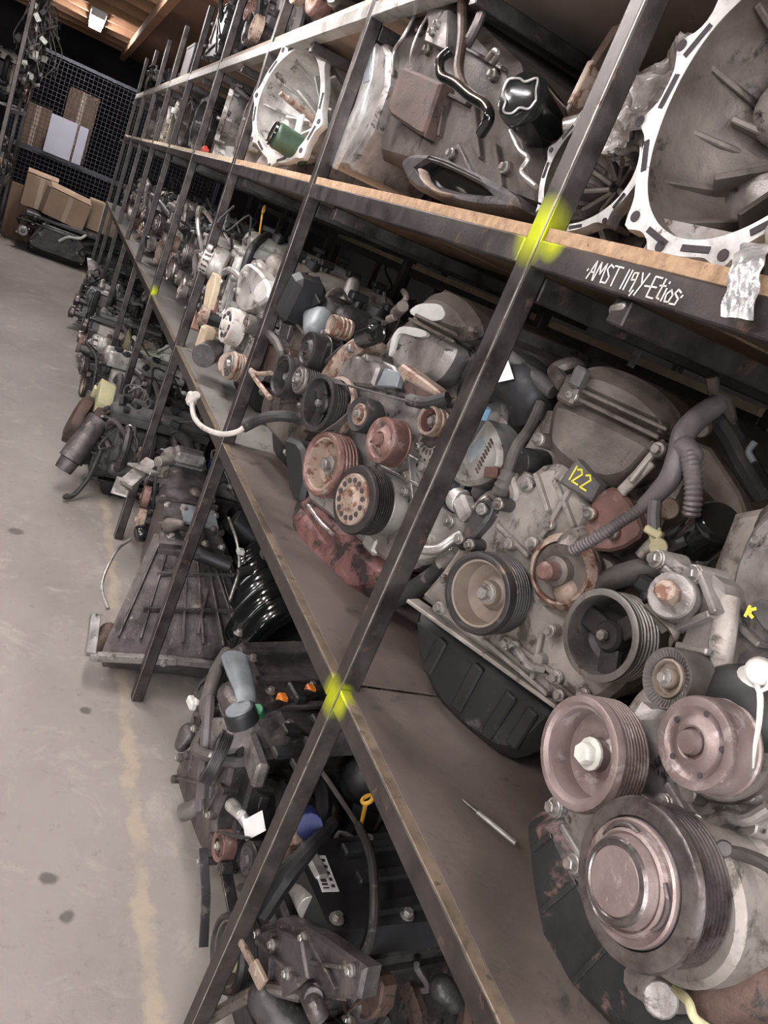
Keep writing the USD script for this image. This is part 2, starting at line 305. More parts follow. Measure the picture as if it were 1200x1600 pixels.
def concrete():
    X0 = 0.535
    nd = {'g': ('geometry', {}), 's': ('vector_math', {'math_type': 'multiply', 'vector2': (1.0, 0.55, 1.0)}),
          'n1': ('noise_texture', {'scale': 1.3, 'detail': 8.0, 'roughness': 0.6}), 'r1': ('rgb_ramp', {'ramp': [(0.30, (0.215, 0.19, 0.17)), (0.5, (0.30, 0.27, 0.245)), (0.72, (0.365, 0.335, 0.305))]}),
          'n2': ('noise_texture', {'scale': 5.0, 'detail': 9.0, 'roughness': 0.75, 'distortion': 0.6}), 'r2': ('rgb_ramp', {'ramp': [(0.53, (0, 0, 0)), (0.68, (1, 1, 1))]}),
          'n3': ('noise_texture', {'scale': 26.0, 'detail': 6.0, 'roughness': 0.7}), 'r3': ('rgb_ramp', {'ramp': [(0.58, (0, 0, 0)), (0.72, (1, 1, 1))]}),
          'x1': ('mix', {'color2': (0.48, 0.44, 0.385)}), 'q1': ('math', {'math_type': 'multiply', 'value2': 0.55}),
          'x3': ('mix', {'color2': (0.14, 0.125, 0.115)}), 'q3': ('math', {'math_type': 'multiply', 'value2': 0.5}),
          # the worn line of old paint along the foot of the rack
          'sep': ('vector_math', {'math_type': 'dot_product', 'vector2': (1.0, 0.0, 0.0)}), 'w': ('noise_texture', {'scale': 11.0, 'detail': 5.0, 'roughness': 0.7}),
          'ws': ('math', {'math_type': 'multiply_add', 'value2': 0.10, 'value3': -0.05}), 'ad': ('math', {'math_type': 'add'}), 'sb': ('math', {'math_type': 'subtract', 'value2': X0}), 'ab': ('math', {'math_type': 'absolute'}),
          'mr': ('map_range', {'from_min': 0.010, 'from_max': 0.024, 'to_min': 0.75, 'to_max': 0.0, 'clamp': True}), 'x2': ('mix', {'color2': (0.44, 0.365, 0.275)}),
          'pm': ('math', {'math_type': 'multiply'}), 'r4': ('rgb_ramp', {'ramp': [(0.36, (0.1, 0.1, 0.1)), (0.52, (1, 1, 1))]}), 'n4': ('noise_texture', {'scale': 6.0, 'detail': 5.0, 'roughness': 0.6}),
          'b': ('bump', {'strength': 0.25, 'distance': 0.004}), 'p': ('principled_bsdf', {'roughness': 0.62, 'specular_ior_level': 0.35})}
    ln = [('g.position', 's.vector1'), ('s.vector', 'n1.vector'), ('g.position', 'n2.vector'), ('g.position', 'n3.vector'), ('n1.fac', 'r1.fac'), ('n2.fac', 'r2.fac'), ('n3.fac', 'r3.fac'),
          ('r2.color', 'q1.value1'), ('q1.value', 'x1.fac'), ('r1.color', 'x1.color1'), ('r3.color', 'q3.value1'), ('q3.value', 'x3.fac'), ('x1.color', 'x3.color1'),
          ('g.position', 'sep.vector1'), ('g.position', 'w.vector'), ('w.fac', 'ws.value1'), ('sep.value', 'ad.value1'), ('ws.value', 'ad.value2'), ('ad.value', 'sb.value1'), ('sb.value', 'ab.value1'), ('ab.value', 'mr.value'),
          ('g.position', 'n4.vector'), ('n4.fac', 'r4.fac'), ('mr.result', 'pm.value1'), ('r4.color', 'pm.value2'), ('pm.value', 'x2.fac'), ('x3.color', 'x2.color1')]
    col = 'x2.color'
    for i, ((px, py), r) in enumerate((((75, 1374), 0.022), ((105, 1433), 0.018), ((25, 830), 0.035), ((135, 1110), 0.02), ((380, 1385), 0.02))):   # old oil spots
        nd[f'd{i}'] = ('vector_math', {'math_type': 'distance', 'vector2': tuple(map(float, at_z(px, py, 0)))})
        nd[f'm{i}'] = ('map_range', {'from_min': r * 0.6, 'from_max': r, 'to_min': 0.8, 'to_max': 0.0, 'clamp': True}); nd[f'y{i}'] = ('mix', {'color2': (0.09, 0.08, 0.075)})
        ln += [('wob.vector', f'd{i}.vector1'), (f'd{i}.value', f'm{i}.value'), (f'm{i}.result', f'y{i}.fac'), (col, f'y{i}.color1')]; col = f'y{i}.color'
    nd['wn'] = ('noise_texture', {'scale': 18.0, 'detail': 3.0}); nd['wsb'] = ('vector_math', {'math_type': 'multiply_add', 'vector2': (0.03, 0.03, 0.0), 'vector3': (-0.015, -0.015, 0)}); nd['wob'] = ('vector_math', {'math_type': 'add'})
    ln += [('g.position', 'wn.vector'), ('wn.color', 'wsb.vector1'), ('g.position', 'wob.vector1'), ('wsb.vector', 'wob.vector2'), (col, 'p.base_color'), ('n3.fac', 'b.height'), ('b.normal', 'p.normal')]
    MATS['concrete'] = usdkit.material(stage, '/World/Looks/concrete', nd, ln, surface='p.BSDF')
concrete()
# ---------------------------------------------------------------- the hall
def slab(x0, x1, y0, y1, z0, z1, bev=0.0): return MB().box(((x0 + x1) / 2, (y0 + y1) / 2, (z0 + z1) / 2), (x1 - x0, y1 - y0, z1 - z0), max(bev, 1e-4))
struct('floor', slab(-3.2, 4.2, -4.2, 15.2, -0.10, 0.0), 'concrete')
struct('wall_left', slab(-3.3, -3.2, -4.2, 15.2, 0, 4.0), 'wall_dark')
struct('wall_right', slab(4.2, 4.3, -4.2, 15.2, 0, 4.0), 'wall_dark')
struct('wall_back', slab(-3.3, 4.3, 15.2, 15.3, 0, 4.0), 'wall_dark')
struct('wall_front', slab(-3.3, 4.3, -4.3, -4.21, 0, 4.0), 'wall_dark')
df = struct('door_1', slab(-2.92, -2.82, -4.21, -4.12, 0, 2.42).tm(slab(-.38, -.28, -4.21, -4.12, 0, 2.42).mesh()).tm(slab(-2.92, -.28, -4.21, -4.12, 2.36, 2.46).mesh()), 'steel_dark')
ceil = struct('ceiling', slab(-3.2, 4.2, -4.2, 12.7, 2.74, 2.80), 'wood_deck')
for k in range(18):
    y = 12.62 - 0.62 * k
    struct('joist', slab(-3.19, 4.19, y - 0.04, y + 0.04, 2.60, 2.739, 0.004), 'wood_joist', ceil)
struct('girder', slab(0.40, 0.47, 6.0, 12.65, 2.50, 2.599, 0.004), 'wood_joist', ceil)
struct('plywood_sheet', slab(0.471, 3.4, 6.2, 12.65, 2.575, 2.595, 0.002), 'wood_deck', ceil)
struct('ceiling_far', slab(-3.2, 4.2, 12.7, 15.2, 3.9, 4.0), 'wall_dark')

def tube_lamp(y, label, x=0.02):
    t = thing('tube_lamp', label, 'lamp', (x, y, 2.599))
    obj('housing', MB().box((0, 0, -0.016), (0.16, 1.3, 0.03), 0.006), 'lamp_body', t)
    for s in (-1, 1): obj('tube', MB().cyl((s * 0.045, -0.6, -0.052), (s * 0.045, 0.6, -0.052), 0.018, n=12), 'lamp_tube', t)
    obj('end_cap', MB().box((0, -0.625, -0.05), (0.14, 0.04, 0.045), 0.004).box((0, 0.625, -0.05), (0.14, 0.04, 0.045), 0.004), 'lamp_body', t)
tube_lamp(10.2, 'lit fluorescent tube lamp on the timber ceiling at the far end of the aisle')
for y, w in ((6.3, 'third from the far end'), (2.6, 'over the middle of the aisle'), (-1.1, 'behind the viewer')):
    tube_lamp(y, f'ceiling tube lamp out of view, {w}')
for x, y, w in ((-1.5, 0.3, 'left of the viewer'), (-1.5, 3.4, 'left of the aisle, nearer of two'), (-0.9, -2.4, 'well behind the viewer'), (-2.6, 1.2, 'far out to the left of the viewer'), (-2.6, -1.4, 'behind the viewer to the left')):
    tube_lamp(y, f'tube lamp out of view, {w}', x)

# ---------------------------------------------------------------- the long steel rack
PX = 0.5735                       # centre line of the front posts
RX = 1.36                         # centre line of the rear posts
POSTS = [0.945 + 1.115 * k for k in range(-1, 9)]
Z1, Z2, Z3 = 0.88, 1.595, 2.02    # tops of the three shelf frames
rack = thing('storage_rack', 'long dark steel three-level rack full of engines along the right of the aisle', 'rack', (0, 0, 0))
for i, y in enumerate(POSTS):
    p_ = obj('post', MB().box((PX, y, 1.205), (0.035, 0.035, 2.41), 0.004), 'rack_steel', rack)
    obj('worn_edge', MB().box((PX - .0166, y - .0166, 1.205), (0.0022, 0.0022, 2.40), 0.0006), 'worn_edge', p_)
for i, y in enumerate(POSTS):
    obj('rear_post', MB().box((RX, y, 1.205), (0.035, 0.035, 2.41), 0.004), 'rack_steel', rack)
def angle(y0, y1, x, z, s=1, w=0.038):
    """angle iron along the rack: upright leg at x, lip running away from the aisle at its foot; lip top at z"""
    return MB().box((x, (y0 + y1) / 2, z - w / 2), (0.005, y1 - y0, w), 0.0015).box((x + s * w / 2, (y0 + y1) / 2, z - w + 0.0025), (w, y1 - y0, 0.005), 0.0015)
beams = {}
for z in (Z1, Z2, Z3):
    for a in range(0, 9):
        y0, y1 = POSTS[a] + (0.0185 if a else 0), POSTS[a + 1] - 0.0185
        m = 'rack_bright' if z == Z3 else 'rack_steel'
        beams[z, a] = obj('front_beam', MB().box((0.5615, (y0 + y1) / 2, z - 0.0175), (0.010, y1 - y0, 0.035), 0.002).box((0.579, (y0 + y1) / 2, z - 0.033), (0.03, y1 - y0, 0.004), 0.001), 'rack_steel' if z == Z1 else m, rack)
        if z == Z1: obj('worn_lip', MB().box((0.5645, (y0 + y1) / 2, z + 0.0015), (0.017, y1 - y0, 0.003), 0.001), 'rack_lip', beams[z, a])
        obj('rear_beam', angle(y0, y1, RX + 0.015, z, -1), 'rack_steel', rack)
    for y in POSTS:
        obj('cross_beam', MB().bar((PX + 0.018, y, z - 0.055), (RX - 0.018, y, z - 0.055), 0.035, 0.035), 'rack_steel', rack)
        obj('cross_beam', MB().bar((PX + 0.0, y + 0.557 + .35 * (z == Z2), z - 0.0505), (RX - 0.0, y + 0.557 + .35 * (z == Z2), z - 0.0505), 0.03, 0.03), 'rack_steel', rack)
obj('weld_bead', MB().blob([(0.578, 0.735, Z2 - 0.043, 0.007), (0.58, 0.752, Z2 - 0.05, 0.007)]), 'steel_bolt', rack)
# boards lying in the frames
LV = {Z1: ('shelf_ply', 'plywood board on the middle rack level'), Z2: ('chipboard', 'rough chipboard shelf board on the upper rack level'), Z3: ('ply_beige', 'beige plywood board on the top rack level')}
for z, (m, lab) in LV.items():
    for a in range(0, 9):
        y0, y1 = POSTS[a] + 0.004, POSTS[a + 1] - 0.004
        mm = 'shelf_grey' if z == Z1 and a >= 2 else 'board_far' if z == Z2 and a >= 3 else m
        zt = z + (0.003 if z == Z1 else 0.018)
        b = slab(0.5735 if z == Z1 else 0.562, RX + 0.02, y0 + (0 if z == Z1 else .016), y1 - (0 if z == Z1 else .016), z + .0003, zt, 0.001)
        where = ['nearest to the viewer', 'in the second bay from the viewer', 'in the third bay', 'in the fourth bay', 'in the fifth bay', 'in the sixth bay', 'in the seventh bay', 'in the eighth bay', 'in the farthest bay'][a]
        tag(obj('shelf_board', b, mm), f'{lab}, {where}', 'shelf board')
# ---------------------------------------------------------------- makers of engine parts (x right, y back, z up, seen from the front)
UP = (0, -1, 0)
def grooves(r, h0, h1, n, d=0.0022):
    out = []
    for k in range(n):
        a = h0 + (h1 - h0) * k / n; b = h0 + (h1 - h0) * (k + 1) / n
        out += [(r, a + (b - a) * .15), (r, a + (b - a) * .45), (r - d, a + (b - a) * .65), (r - d, a + (b - a) * .9)]
    return out + [(r, h1)]
def crank_pulley(t, c, r, w=0.045, ax=UP, m='pulley_black', hub='hub_tan', bolt='steel_bolt', name='crank_pulley', label=None, n=40, br=0.17, ng=6):
    b = MB().lathe([(r * .5, 0), (r * .93, 0)] + grooves(r, w * .05, w * .72, ng) + [(r * 1.0, w * .76), (r * 1.01, w * .8), (r * .97, w * .97), (r * .93, w), (r * .86, w), (r * .82, w * .93), (r * .80, w * .86)], c, ax, n)
    p = obj(name, b, m, t, label)
    h = MB().lathe([(r * .815, w * .90), (r * .76, w * .88), (r * .72, w * .30), (r * .42, w * .22), (r * .30, w * .30), (r * .28, w * .52), (0, w * .52)], c, ax, n)
    obj('hub', h, hub, p)
    cc = np.asarray(c, float) + unit(ax) * w * .52
    obj('bolt', hexbolt(cc, r * br, ax), bolt, p)
    return p
def dome_pulley(t, c, r, w=0.04, ax=UP, m='rust_pink', name='water_pump_pulley', label=None, holes=4, n=40):
    b = MB().lathe([(r * .5, 0), (r * 1.02, 0), (r * 1.03, w * .08), (r * .99, w * .12), (r * .985, w * .86), (r * .95, w * .97), (r * .86, w * 1.0), (r * .76, w * .98), (r * .70, w * .90), (r * .64, w * .88), (r * .56, w * .90), (r * .46, w * 1.02), (r * .36, w * 1.06), (r * .32, w * 1.04), (r * .30, w * .96), (r * .27, w * .96), (r * .24, w * 1.2), (0, w * 1.22)], c, ax, n)
    p = obj(name, b, m, t, label)
    u, v, d = frame(ax)
    for k in range(holes):
        a = k * 2 * math.pi / holes + 0.5; q = np.asarray(c, float) + (np.cos(a) * u + np.sin(a) * v) * r * .66 + d * w * .9
        obj('hole', MB().lathe([(r * .065, 0), (r * .06, .0012), (0, .0012)], q, ax, 10), 'ink', p)
    return p
def spoke_pulley(t, c, r, w=0.035, ax=UP, m='pulley_grey', spokes=3, name='pump_pulley', label=None, n=40, ng=5, a0=0.6, hubm=None, web=.30):
    b = MB().lathe([(r * .80, w * .05), (r * .97, 0)] + grooves(r, w * .08, w * .85, ng) + [(r * 1.03, w * .88), (r * 1.03, w * .97), (r * .97, w), (r * .88, w), (r * .85, w * .9), (r * .84, w * .4), (r * .80, w * .05)], c, ax, n)
    p = obj(name, b, m, t, label)
    s = MB().lathe([(0, w * .2), (r * .34, w * .2), (r * .36, w * .62), (r * .30, w * .72), (r * .12, w * .72), (r * .10, w * .78), (0, w * .78)], c, ax, 24)
    u, v, d = frame(ax); c = np.asarray(c, float)
    for k in range(spokes):
        a = a0 + k * 2 * math.pi / spokes; q = np.cos(a) * u + np.sin(a) * v
        s.bar(c + q * r * .28 + d * w * .45, c + q * r * .90 + d * w * .5, r * web, w * .22, up=d, bev=.002)
    obj('spider', s, hubm or m, p)
    obj('back_plate', MB().lathe([(0, 0), (r * .84, 0), (r * .84, w * .04), (0, w * .04)], c, ax, 24), 'cast_dark', p)
    obj('bolt', hexbolt(c + d * w * .75, r * .13, ax, False), 'steel_bolt', p)
    return p
def idler(t, c, r, w=0.03, ax=UP, m='rubber_dusty', hub='hub_tan', bolt='steel_bolt', name='idler_pulley', label=None, n=36, teeth=False):
    p = obj(name, MB().lathe([(r * .6, 0), (r * .97, 0), (r, w * .06), (r, w * .92), (r * .97, w), (r * .93, w), (r * .66, w * .88), (r * .64, w * .8)], c, ax, n), m, t, label)
    obj('hub', MB().lathe([(r * .66, w * .74), (r * .62, w * .95), (r * .56, w * .98), (r * .52, w * .8), (r * .34, w * .78), (r * .30, w * 1.0), (0, w * 1.0)], c, ax, n), hub, p)
    obj('bolt', hexbolt(np.asarray(c, float) + unit(ax) * w, r * .19, ax), bolt, p)
    if teeth:
        u, v, d = frame(ax); s = MB()
        for k in range(40):
            a = k * math.pi / 20; q = np.cos(a) * u + np.sin(a) * v; e = np.asarray(c, float)
            s.bar(e + q * r * .70 + d * w * .905, e + q * r * .92 + d * w * 1.0, r * .045, .002, up=d, bev=.0005)
        obj('web_rib', s, m, p, kind='stuff')
    return p
def clutch(t, c, r, w=0.05, ax=UP, m='steel_dark', plate='rust_pink', name='compressor_clutch', label=None, n=56, holes=0, ng=7):
    p = obj(name, MB().lathe([(r * .5, 0), (r * .95, 0)] + grooves(r, w * .04, w * .72, ng, .003) + [(r * 1.04, w * .76), (r * 1.05, w * .80), (r * 1.02, w * .9), (r * .97, w * .94), (r * .80, w * .96), (r * .78, w * .90)], c, ax, n), m, t, label)
    if holes:
        q = MB().lathe([(r * .79, w * .88), (r * .77, w * 1.02), (r * .73, w * 1.05), (r * .40, w * 1.02), (r * .36, w * 1.12), (r * .30, w * 1.2), (r * .16, w * 1.16), (0, w * 1.2)], c, ax, n)
        pl = obj('clutch_plate', q, plate, p)
        u, v, d = frame(ax)
        for k in range(holes):
            a = k * 2 * math.pi / holes; e = np.asarray(c, float) + (np.cos(a) * u + np.sin(a) * v) * r * .57 + d * w * 1.036
            obj('hole', MB().lathe([(r * .085, 0), (r * .075, .002), (0, .002)], e, ax, 12), 'ink', p)
    else:
        q = MB().lathe([(r * .78, w * .80), (r * .765, w * 1.04), (r * .74, w * 1.08), (r * .70, w * 1.05), (r * .66, w * 1.04), (r * .64, w * 1.12), (r * .60, w * 1.16), (r * .57, w * 1.12), (r * .55, w * 1.22), (r * .53, w * 1.34)], c, ax, n)
        pl = obj('clutch_plate', q, plate, p)
        obj('plate_gap', MB().lathe([(r * .785, w * .90), (r * .765, w * .985), (r * .755, w * .99)], c, ax, n), 'ink', p)
        obj('hub_ring', MB().lathe([(r * .53, w * 1.34), (r * .50, w * 1.40), (r * .44, w * 1.42), (r * .42, w * 1.38)], c, ax, n), m, p)
        obj('hub_face', MB().lathe([(r * .42, w * 1.38), (r * .405, w * 1.40), (r * .20, w * 1.385), (r * .10, w * 1.395), (0, w * 1.39)], c, ax, n), plate, p)
        u, v, d = frame(ax); e = np.asarray(c, float)
        for k in range(3):
            a = .3 + k * 2 * math.pi / 3; h = MB()
            h.tube([e + (np.cos(a + s) * u + np.sin(a + s) * v) * r * rr + d * w * 1.09 for s, rr in ((-.5, .63), (-.2, .68), (.15, .69), (.5, .63))], r * .035, 6, 3)
            obj('spring_leaf', h, m, p)
    return p
def alternator(t, c, r, L, ax=UP, m='cast_bright', name='alternator', label=None, slots=16):
    """round finned housing; ax is the shaft, away from the engine"""
    c = np.asarray(c, float); d = unit(ax)
    p = obj(name, MB().lathe([(0, 0), (r * .72, 0), (r * .94, L * .10), (r, L * .22), (r, L * .40), (r * .95, L * .42), (r * .95, L * .58), (r, L * .60), (r, L * .80), (r * .90, L * .93), (r * .70, L), (0, L)], c, ax, 30), m, t, label)
    u, v, _ = frame(ax); s = MB()
    for k in range(slots):
        a = k * 2 * math.pi / slots; q = np.cos(a) * u + np.sin(a) * v
        s.bar(c + q * r * .99 + d * L * .64, c + q * r * .93 + d * L * .88, r * .13, .006, up=q, bev=.001)
        s.bar(c + q * r * .80 + d * L * .965, c + q * r * .45 + d * L * 1.0, r * .10, .004, up=d, bev=.001)
        s.bar(c + q * r * .78 + d * L * .02, c + q * r * .45 - d * .001, r * .10, .004, up=d, bev=.001)
    obj('vent_slot', s, 'rust_brown', p, kind='stuff')
    obj('shaft_boss', MB().lathe([(r * .4, L), (r * .38, L * 1.06), (r * .2, L * 1.08), (r * .18, L * 1.15), (0, L * 1.15)], c, ax, 20), 'steel_dark', p)
    for a in (0.7, 3.6):
        e = MB(); q = np.cos(a) * u + np.sin(a) * v
        e.cyl(c + q * r * 1.12 + d * L * .7, c + q * r * 1.12 + d * L * .9, r * .2).bar(c + q * r * .8 + d * L * .8, c + q * r * 1.1 + d * L * .8, r * .3, L * .16, up=d)
        obj('mounting_ear', e, m, p)
    return p
def oil_filter(t, a, b, r, m='gloss_black', name='oil_filter', label=None):
    a, b = np.asarray(a, float), np.asarray(b, float); L = np.linalg.norm(b - a)
    p = obj(name, MB().lathe([(0, 0), (r * .8, 0), (r * .98, L * .06), (r, L * .1), (r, L * .86), (r * .96, L * .93), (r * .8, L), (r * .5, L * .97), (0, L * .97)], a, b - a, 32), m, t, label)
    return p
def clamp_ring(t, c, ax, r, w=0.012, m='steel_bolt', name='hose_clamp'):
    c = np.asarray(c, float); u, v, d = frame(ax)
    b = MB().lathe([(r, 0), (r * 1.06, w * .1), (r * 1.06, w * .9), (r, w)], c - d * w / 2, ax, 16).box(c + v * r * 1.15, (w * .9, r * .5, w * .9), .001)
    return obj(name, b, m, t)
def bolts(t, pts, r=0.007, ax=UP, m='steel_bolt', name='bolt'):
    for q in pts: obj(name, hexbolt(q, r, ax), m, t, smooth=25)
def bosses(mb, pts, r, y0, y1):
    for x, z in pts: mb.cyl((x, y1, z), (x, y0, z), r * 1.15, r, n=14)
    return mb
def pan(w, d, h, zt, y0=0.0, slope=0.25, sump=0.55, flange=True):
    """pressed oil pan: flange at zt, tapering down, deeper over part of its length"""
    m = MB(); x = w / 2
    top = [(-x, y0, zt), (x, y0, zt), (x, y0 + d, zt), (-x, y0 + d, zt)]
    k = .80
    pts = [(sx * x * f, y0 + d * fy, z) for sx in (-1, 1) for f, fy, z in ((.97, .02, zt - .004), (.95, .03, zt - h * .35), (.86, .07, zt - h * .86), (.78, .10, zt - h), (.78, .52, zt - h), (.86, .58, zt - h * .86), (.95, .97, zt - h * .4), (.97, .98, zt - .004))]
    m.hull(pts)
    if flange: m.box((0, y0 + d / 2, zt), (w * 1.05, d * 1.02, .008), .002)
    for s in range(4):
        yy = y0 + d * (.16 + .11 * s); m.bar((-x * .90, yy, zt - h * .92), (x * .90, yy, zt - h * .92), .012, .012, bev=.004)
    for s in range(5):
        xx = x * (-.7 + .35 * s); m.bar((xx, y0 + d * .035, zt - h * .12), (xx * .9, y0 + d * .085, zt - h * .88), .014, .014, up=(0, 1, 0), bev=.005)
    return m
def lugs(t, name, rng, n, bx, r0, r1, m):
    for _ in range(n): obj(name, lumps(rng, 1, bx, r0, r1), m, t)
def lumps(rng, n, bx, r0, r1):
    """rough castings: overlapping hulls of spheres scattered in a box"""
    m = MB()
    for _ in range(n):
        c = np.array([rng.uniform(*b) for b in bx]); r = rng.uniform(r0, r1); d = np.array([rng.uniform(-1, 1) for _ in range(3)]) * r * 1.8
        m.blob([(*c, r), (*(c + d), r * rng.uniform(.45, .9))])
    return m
def hose(t, pts, r, m='rubber', name='hose', label=None, n=10, ribs=0, per=6):
    return obj(name, MB().tube(pts, r, n, per, ribs), m, t, label)
def strokes(lines, h, thick, P, U, V, N, w=None):
    """handwriting: polylines in a unit cell, as thin flat ribbons on the plane P + x U + y V"""
    m = MB(); w = w or h * .09
    for ln in lines:
        q = [np.asarray(P) + np.asarray(U) * x * h + np.asarray(V) * y * h for x, y in ln]
        for a, b in zip(q[:-1], q[1:]): m.bar(a - unit(b - a) * w * .3, b + unit(b - a) * w * .3, w, thick, up=N, bev=thick * .2)
    return m
GLYPH = {'A': ([[(0, 0), (.3, 1), (.55, 0)], [(.1, .4), (.45, .4)]], .7), 'M': ([[(0, 0), (.1, 1), (.35, .4), (.6, 1), (.7, 0)]], .85), 'S': ([[(.5, .9), (.2, 1), (.05, .75), (.45, .4), (.4, .05), (0, .05)]], .65), 'T': ([[(0, 1), (.7, 1)], [(.35, 1), (.35, 0)]], .8),
         '1': ([[(.1, 0), (.15, 1)]], .3), '9': ([[(.4, .6), (.1, .55), (.1, .9), (.4, .95), (.42, .5), (.38, 0)]], .55), ',': ([[(.12, .1), (.0, -.2)]], .25), 'Y': ([[(0, 1), (.25, .55)], [(.5, 1.05), (.1, -.1)]], .65), '-': ([[(0, .45), (.35, .48)]], .5),
         'E': ([[(.5, 1), (0, 1), (0, 0), (.5, 0)], [(0, .5), (.4, .52)]], .65), 't': ([[(.2, 1), (.15, .1), (.35, .05)], [(0, .65), (.4, .7)]], .5), 'i': ([[(.1, .6), (.1, 0)], [(.1, .85), (.1, .92)]], .28), 'o': ([[(.2, .6), (0, .35), (.1, .02), (.35, .05), (.42, .4), (.2, .6)]], .55), 's': ([[(.4, .6), (.15, .7), (.05, .5), (.4, .3), (.35, .02), (0, 0)]], .55),
         '.': ([[(.05, .4), (.1, .5)]], .3), ' ': ([], .4), '2': ([[(0, .85), (.25, 1), (.45, .75), (0, 0), (.5, .02)]], .7), 'C': ([[(.5, .9), (.1, .7), (.1, .3), (.55, .05)]], .7)}
def handwriting(text, h, P, U, V, N, thick=.0008, w=None, gap=1.0):
    lines, x = [], 0.0
    for ch in text:
        g, adv = GLYPH[ch]; lines += [[(a + x, b) for a, b in l] for l in g]; x += adv * gap
    return strokes(lines, h, thick, P, U, V, N, w)
class Fr:
    """local frame of a thing standing at loc and turned by yaw a: which local x, z does a sight line meet at local depth y"""
    def __init__(self, loc, a):
        self.loc = np.asarray(loc, float); a = math.radians(a); self.rz = math.degrees(a) - 90
        self.ex = np.array([math.sin(a), -math.cos(a), 0]); self.ey = np.array([math.cos(a), math.sin(a), 0])
    def at(self, px, py, y):
        d = ray(px, py); t = ((self.loc - EYE) @ self.ey + y) / (d @ self.ey); p = EYE + t * d - self.loc
        return np.array([p @ self.ex, y, p[2]])
    def atz(self, px, py, z):
        p = at_z(px, py, self.loc[2] + z) - self.loc; return np.array([p @ self.ex, p @ self.ey, z])
    def xz(self, pts, y): return np.array([self.at(px, py, y)[[0, 2]] for px, py in pts])

def face(fr, px, py, y, R_px, w, ax=UP):
    """base centre and radius of a pulley whose front face shows at px, py with long half axis R_px"""
    p = fr.at(px, py, y); wd = fr.loc + p[0] * fr.ex + p[1] * fr.ey + np.array([0, 0, p[2]]); zc = (R @ (wd - EYE))[2]
    return p - unit(ax) * w, R_px * zc / F
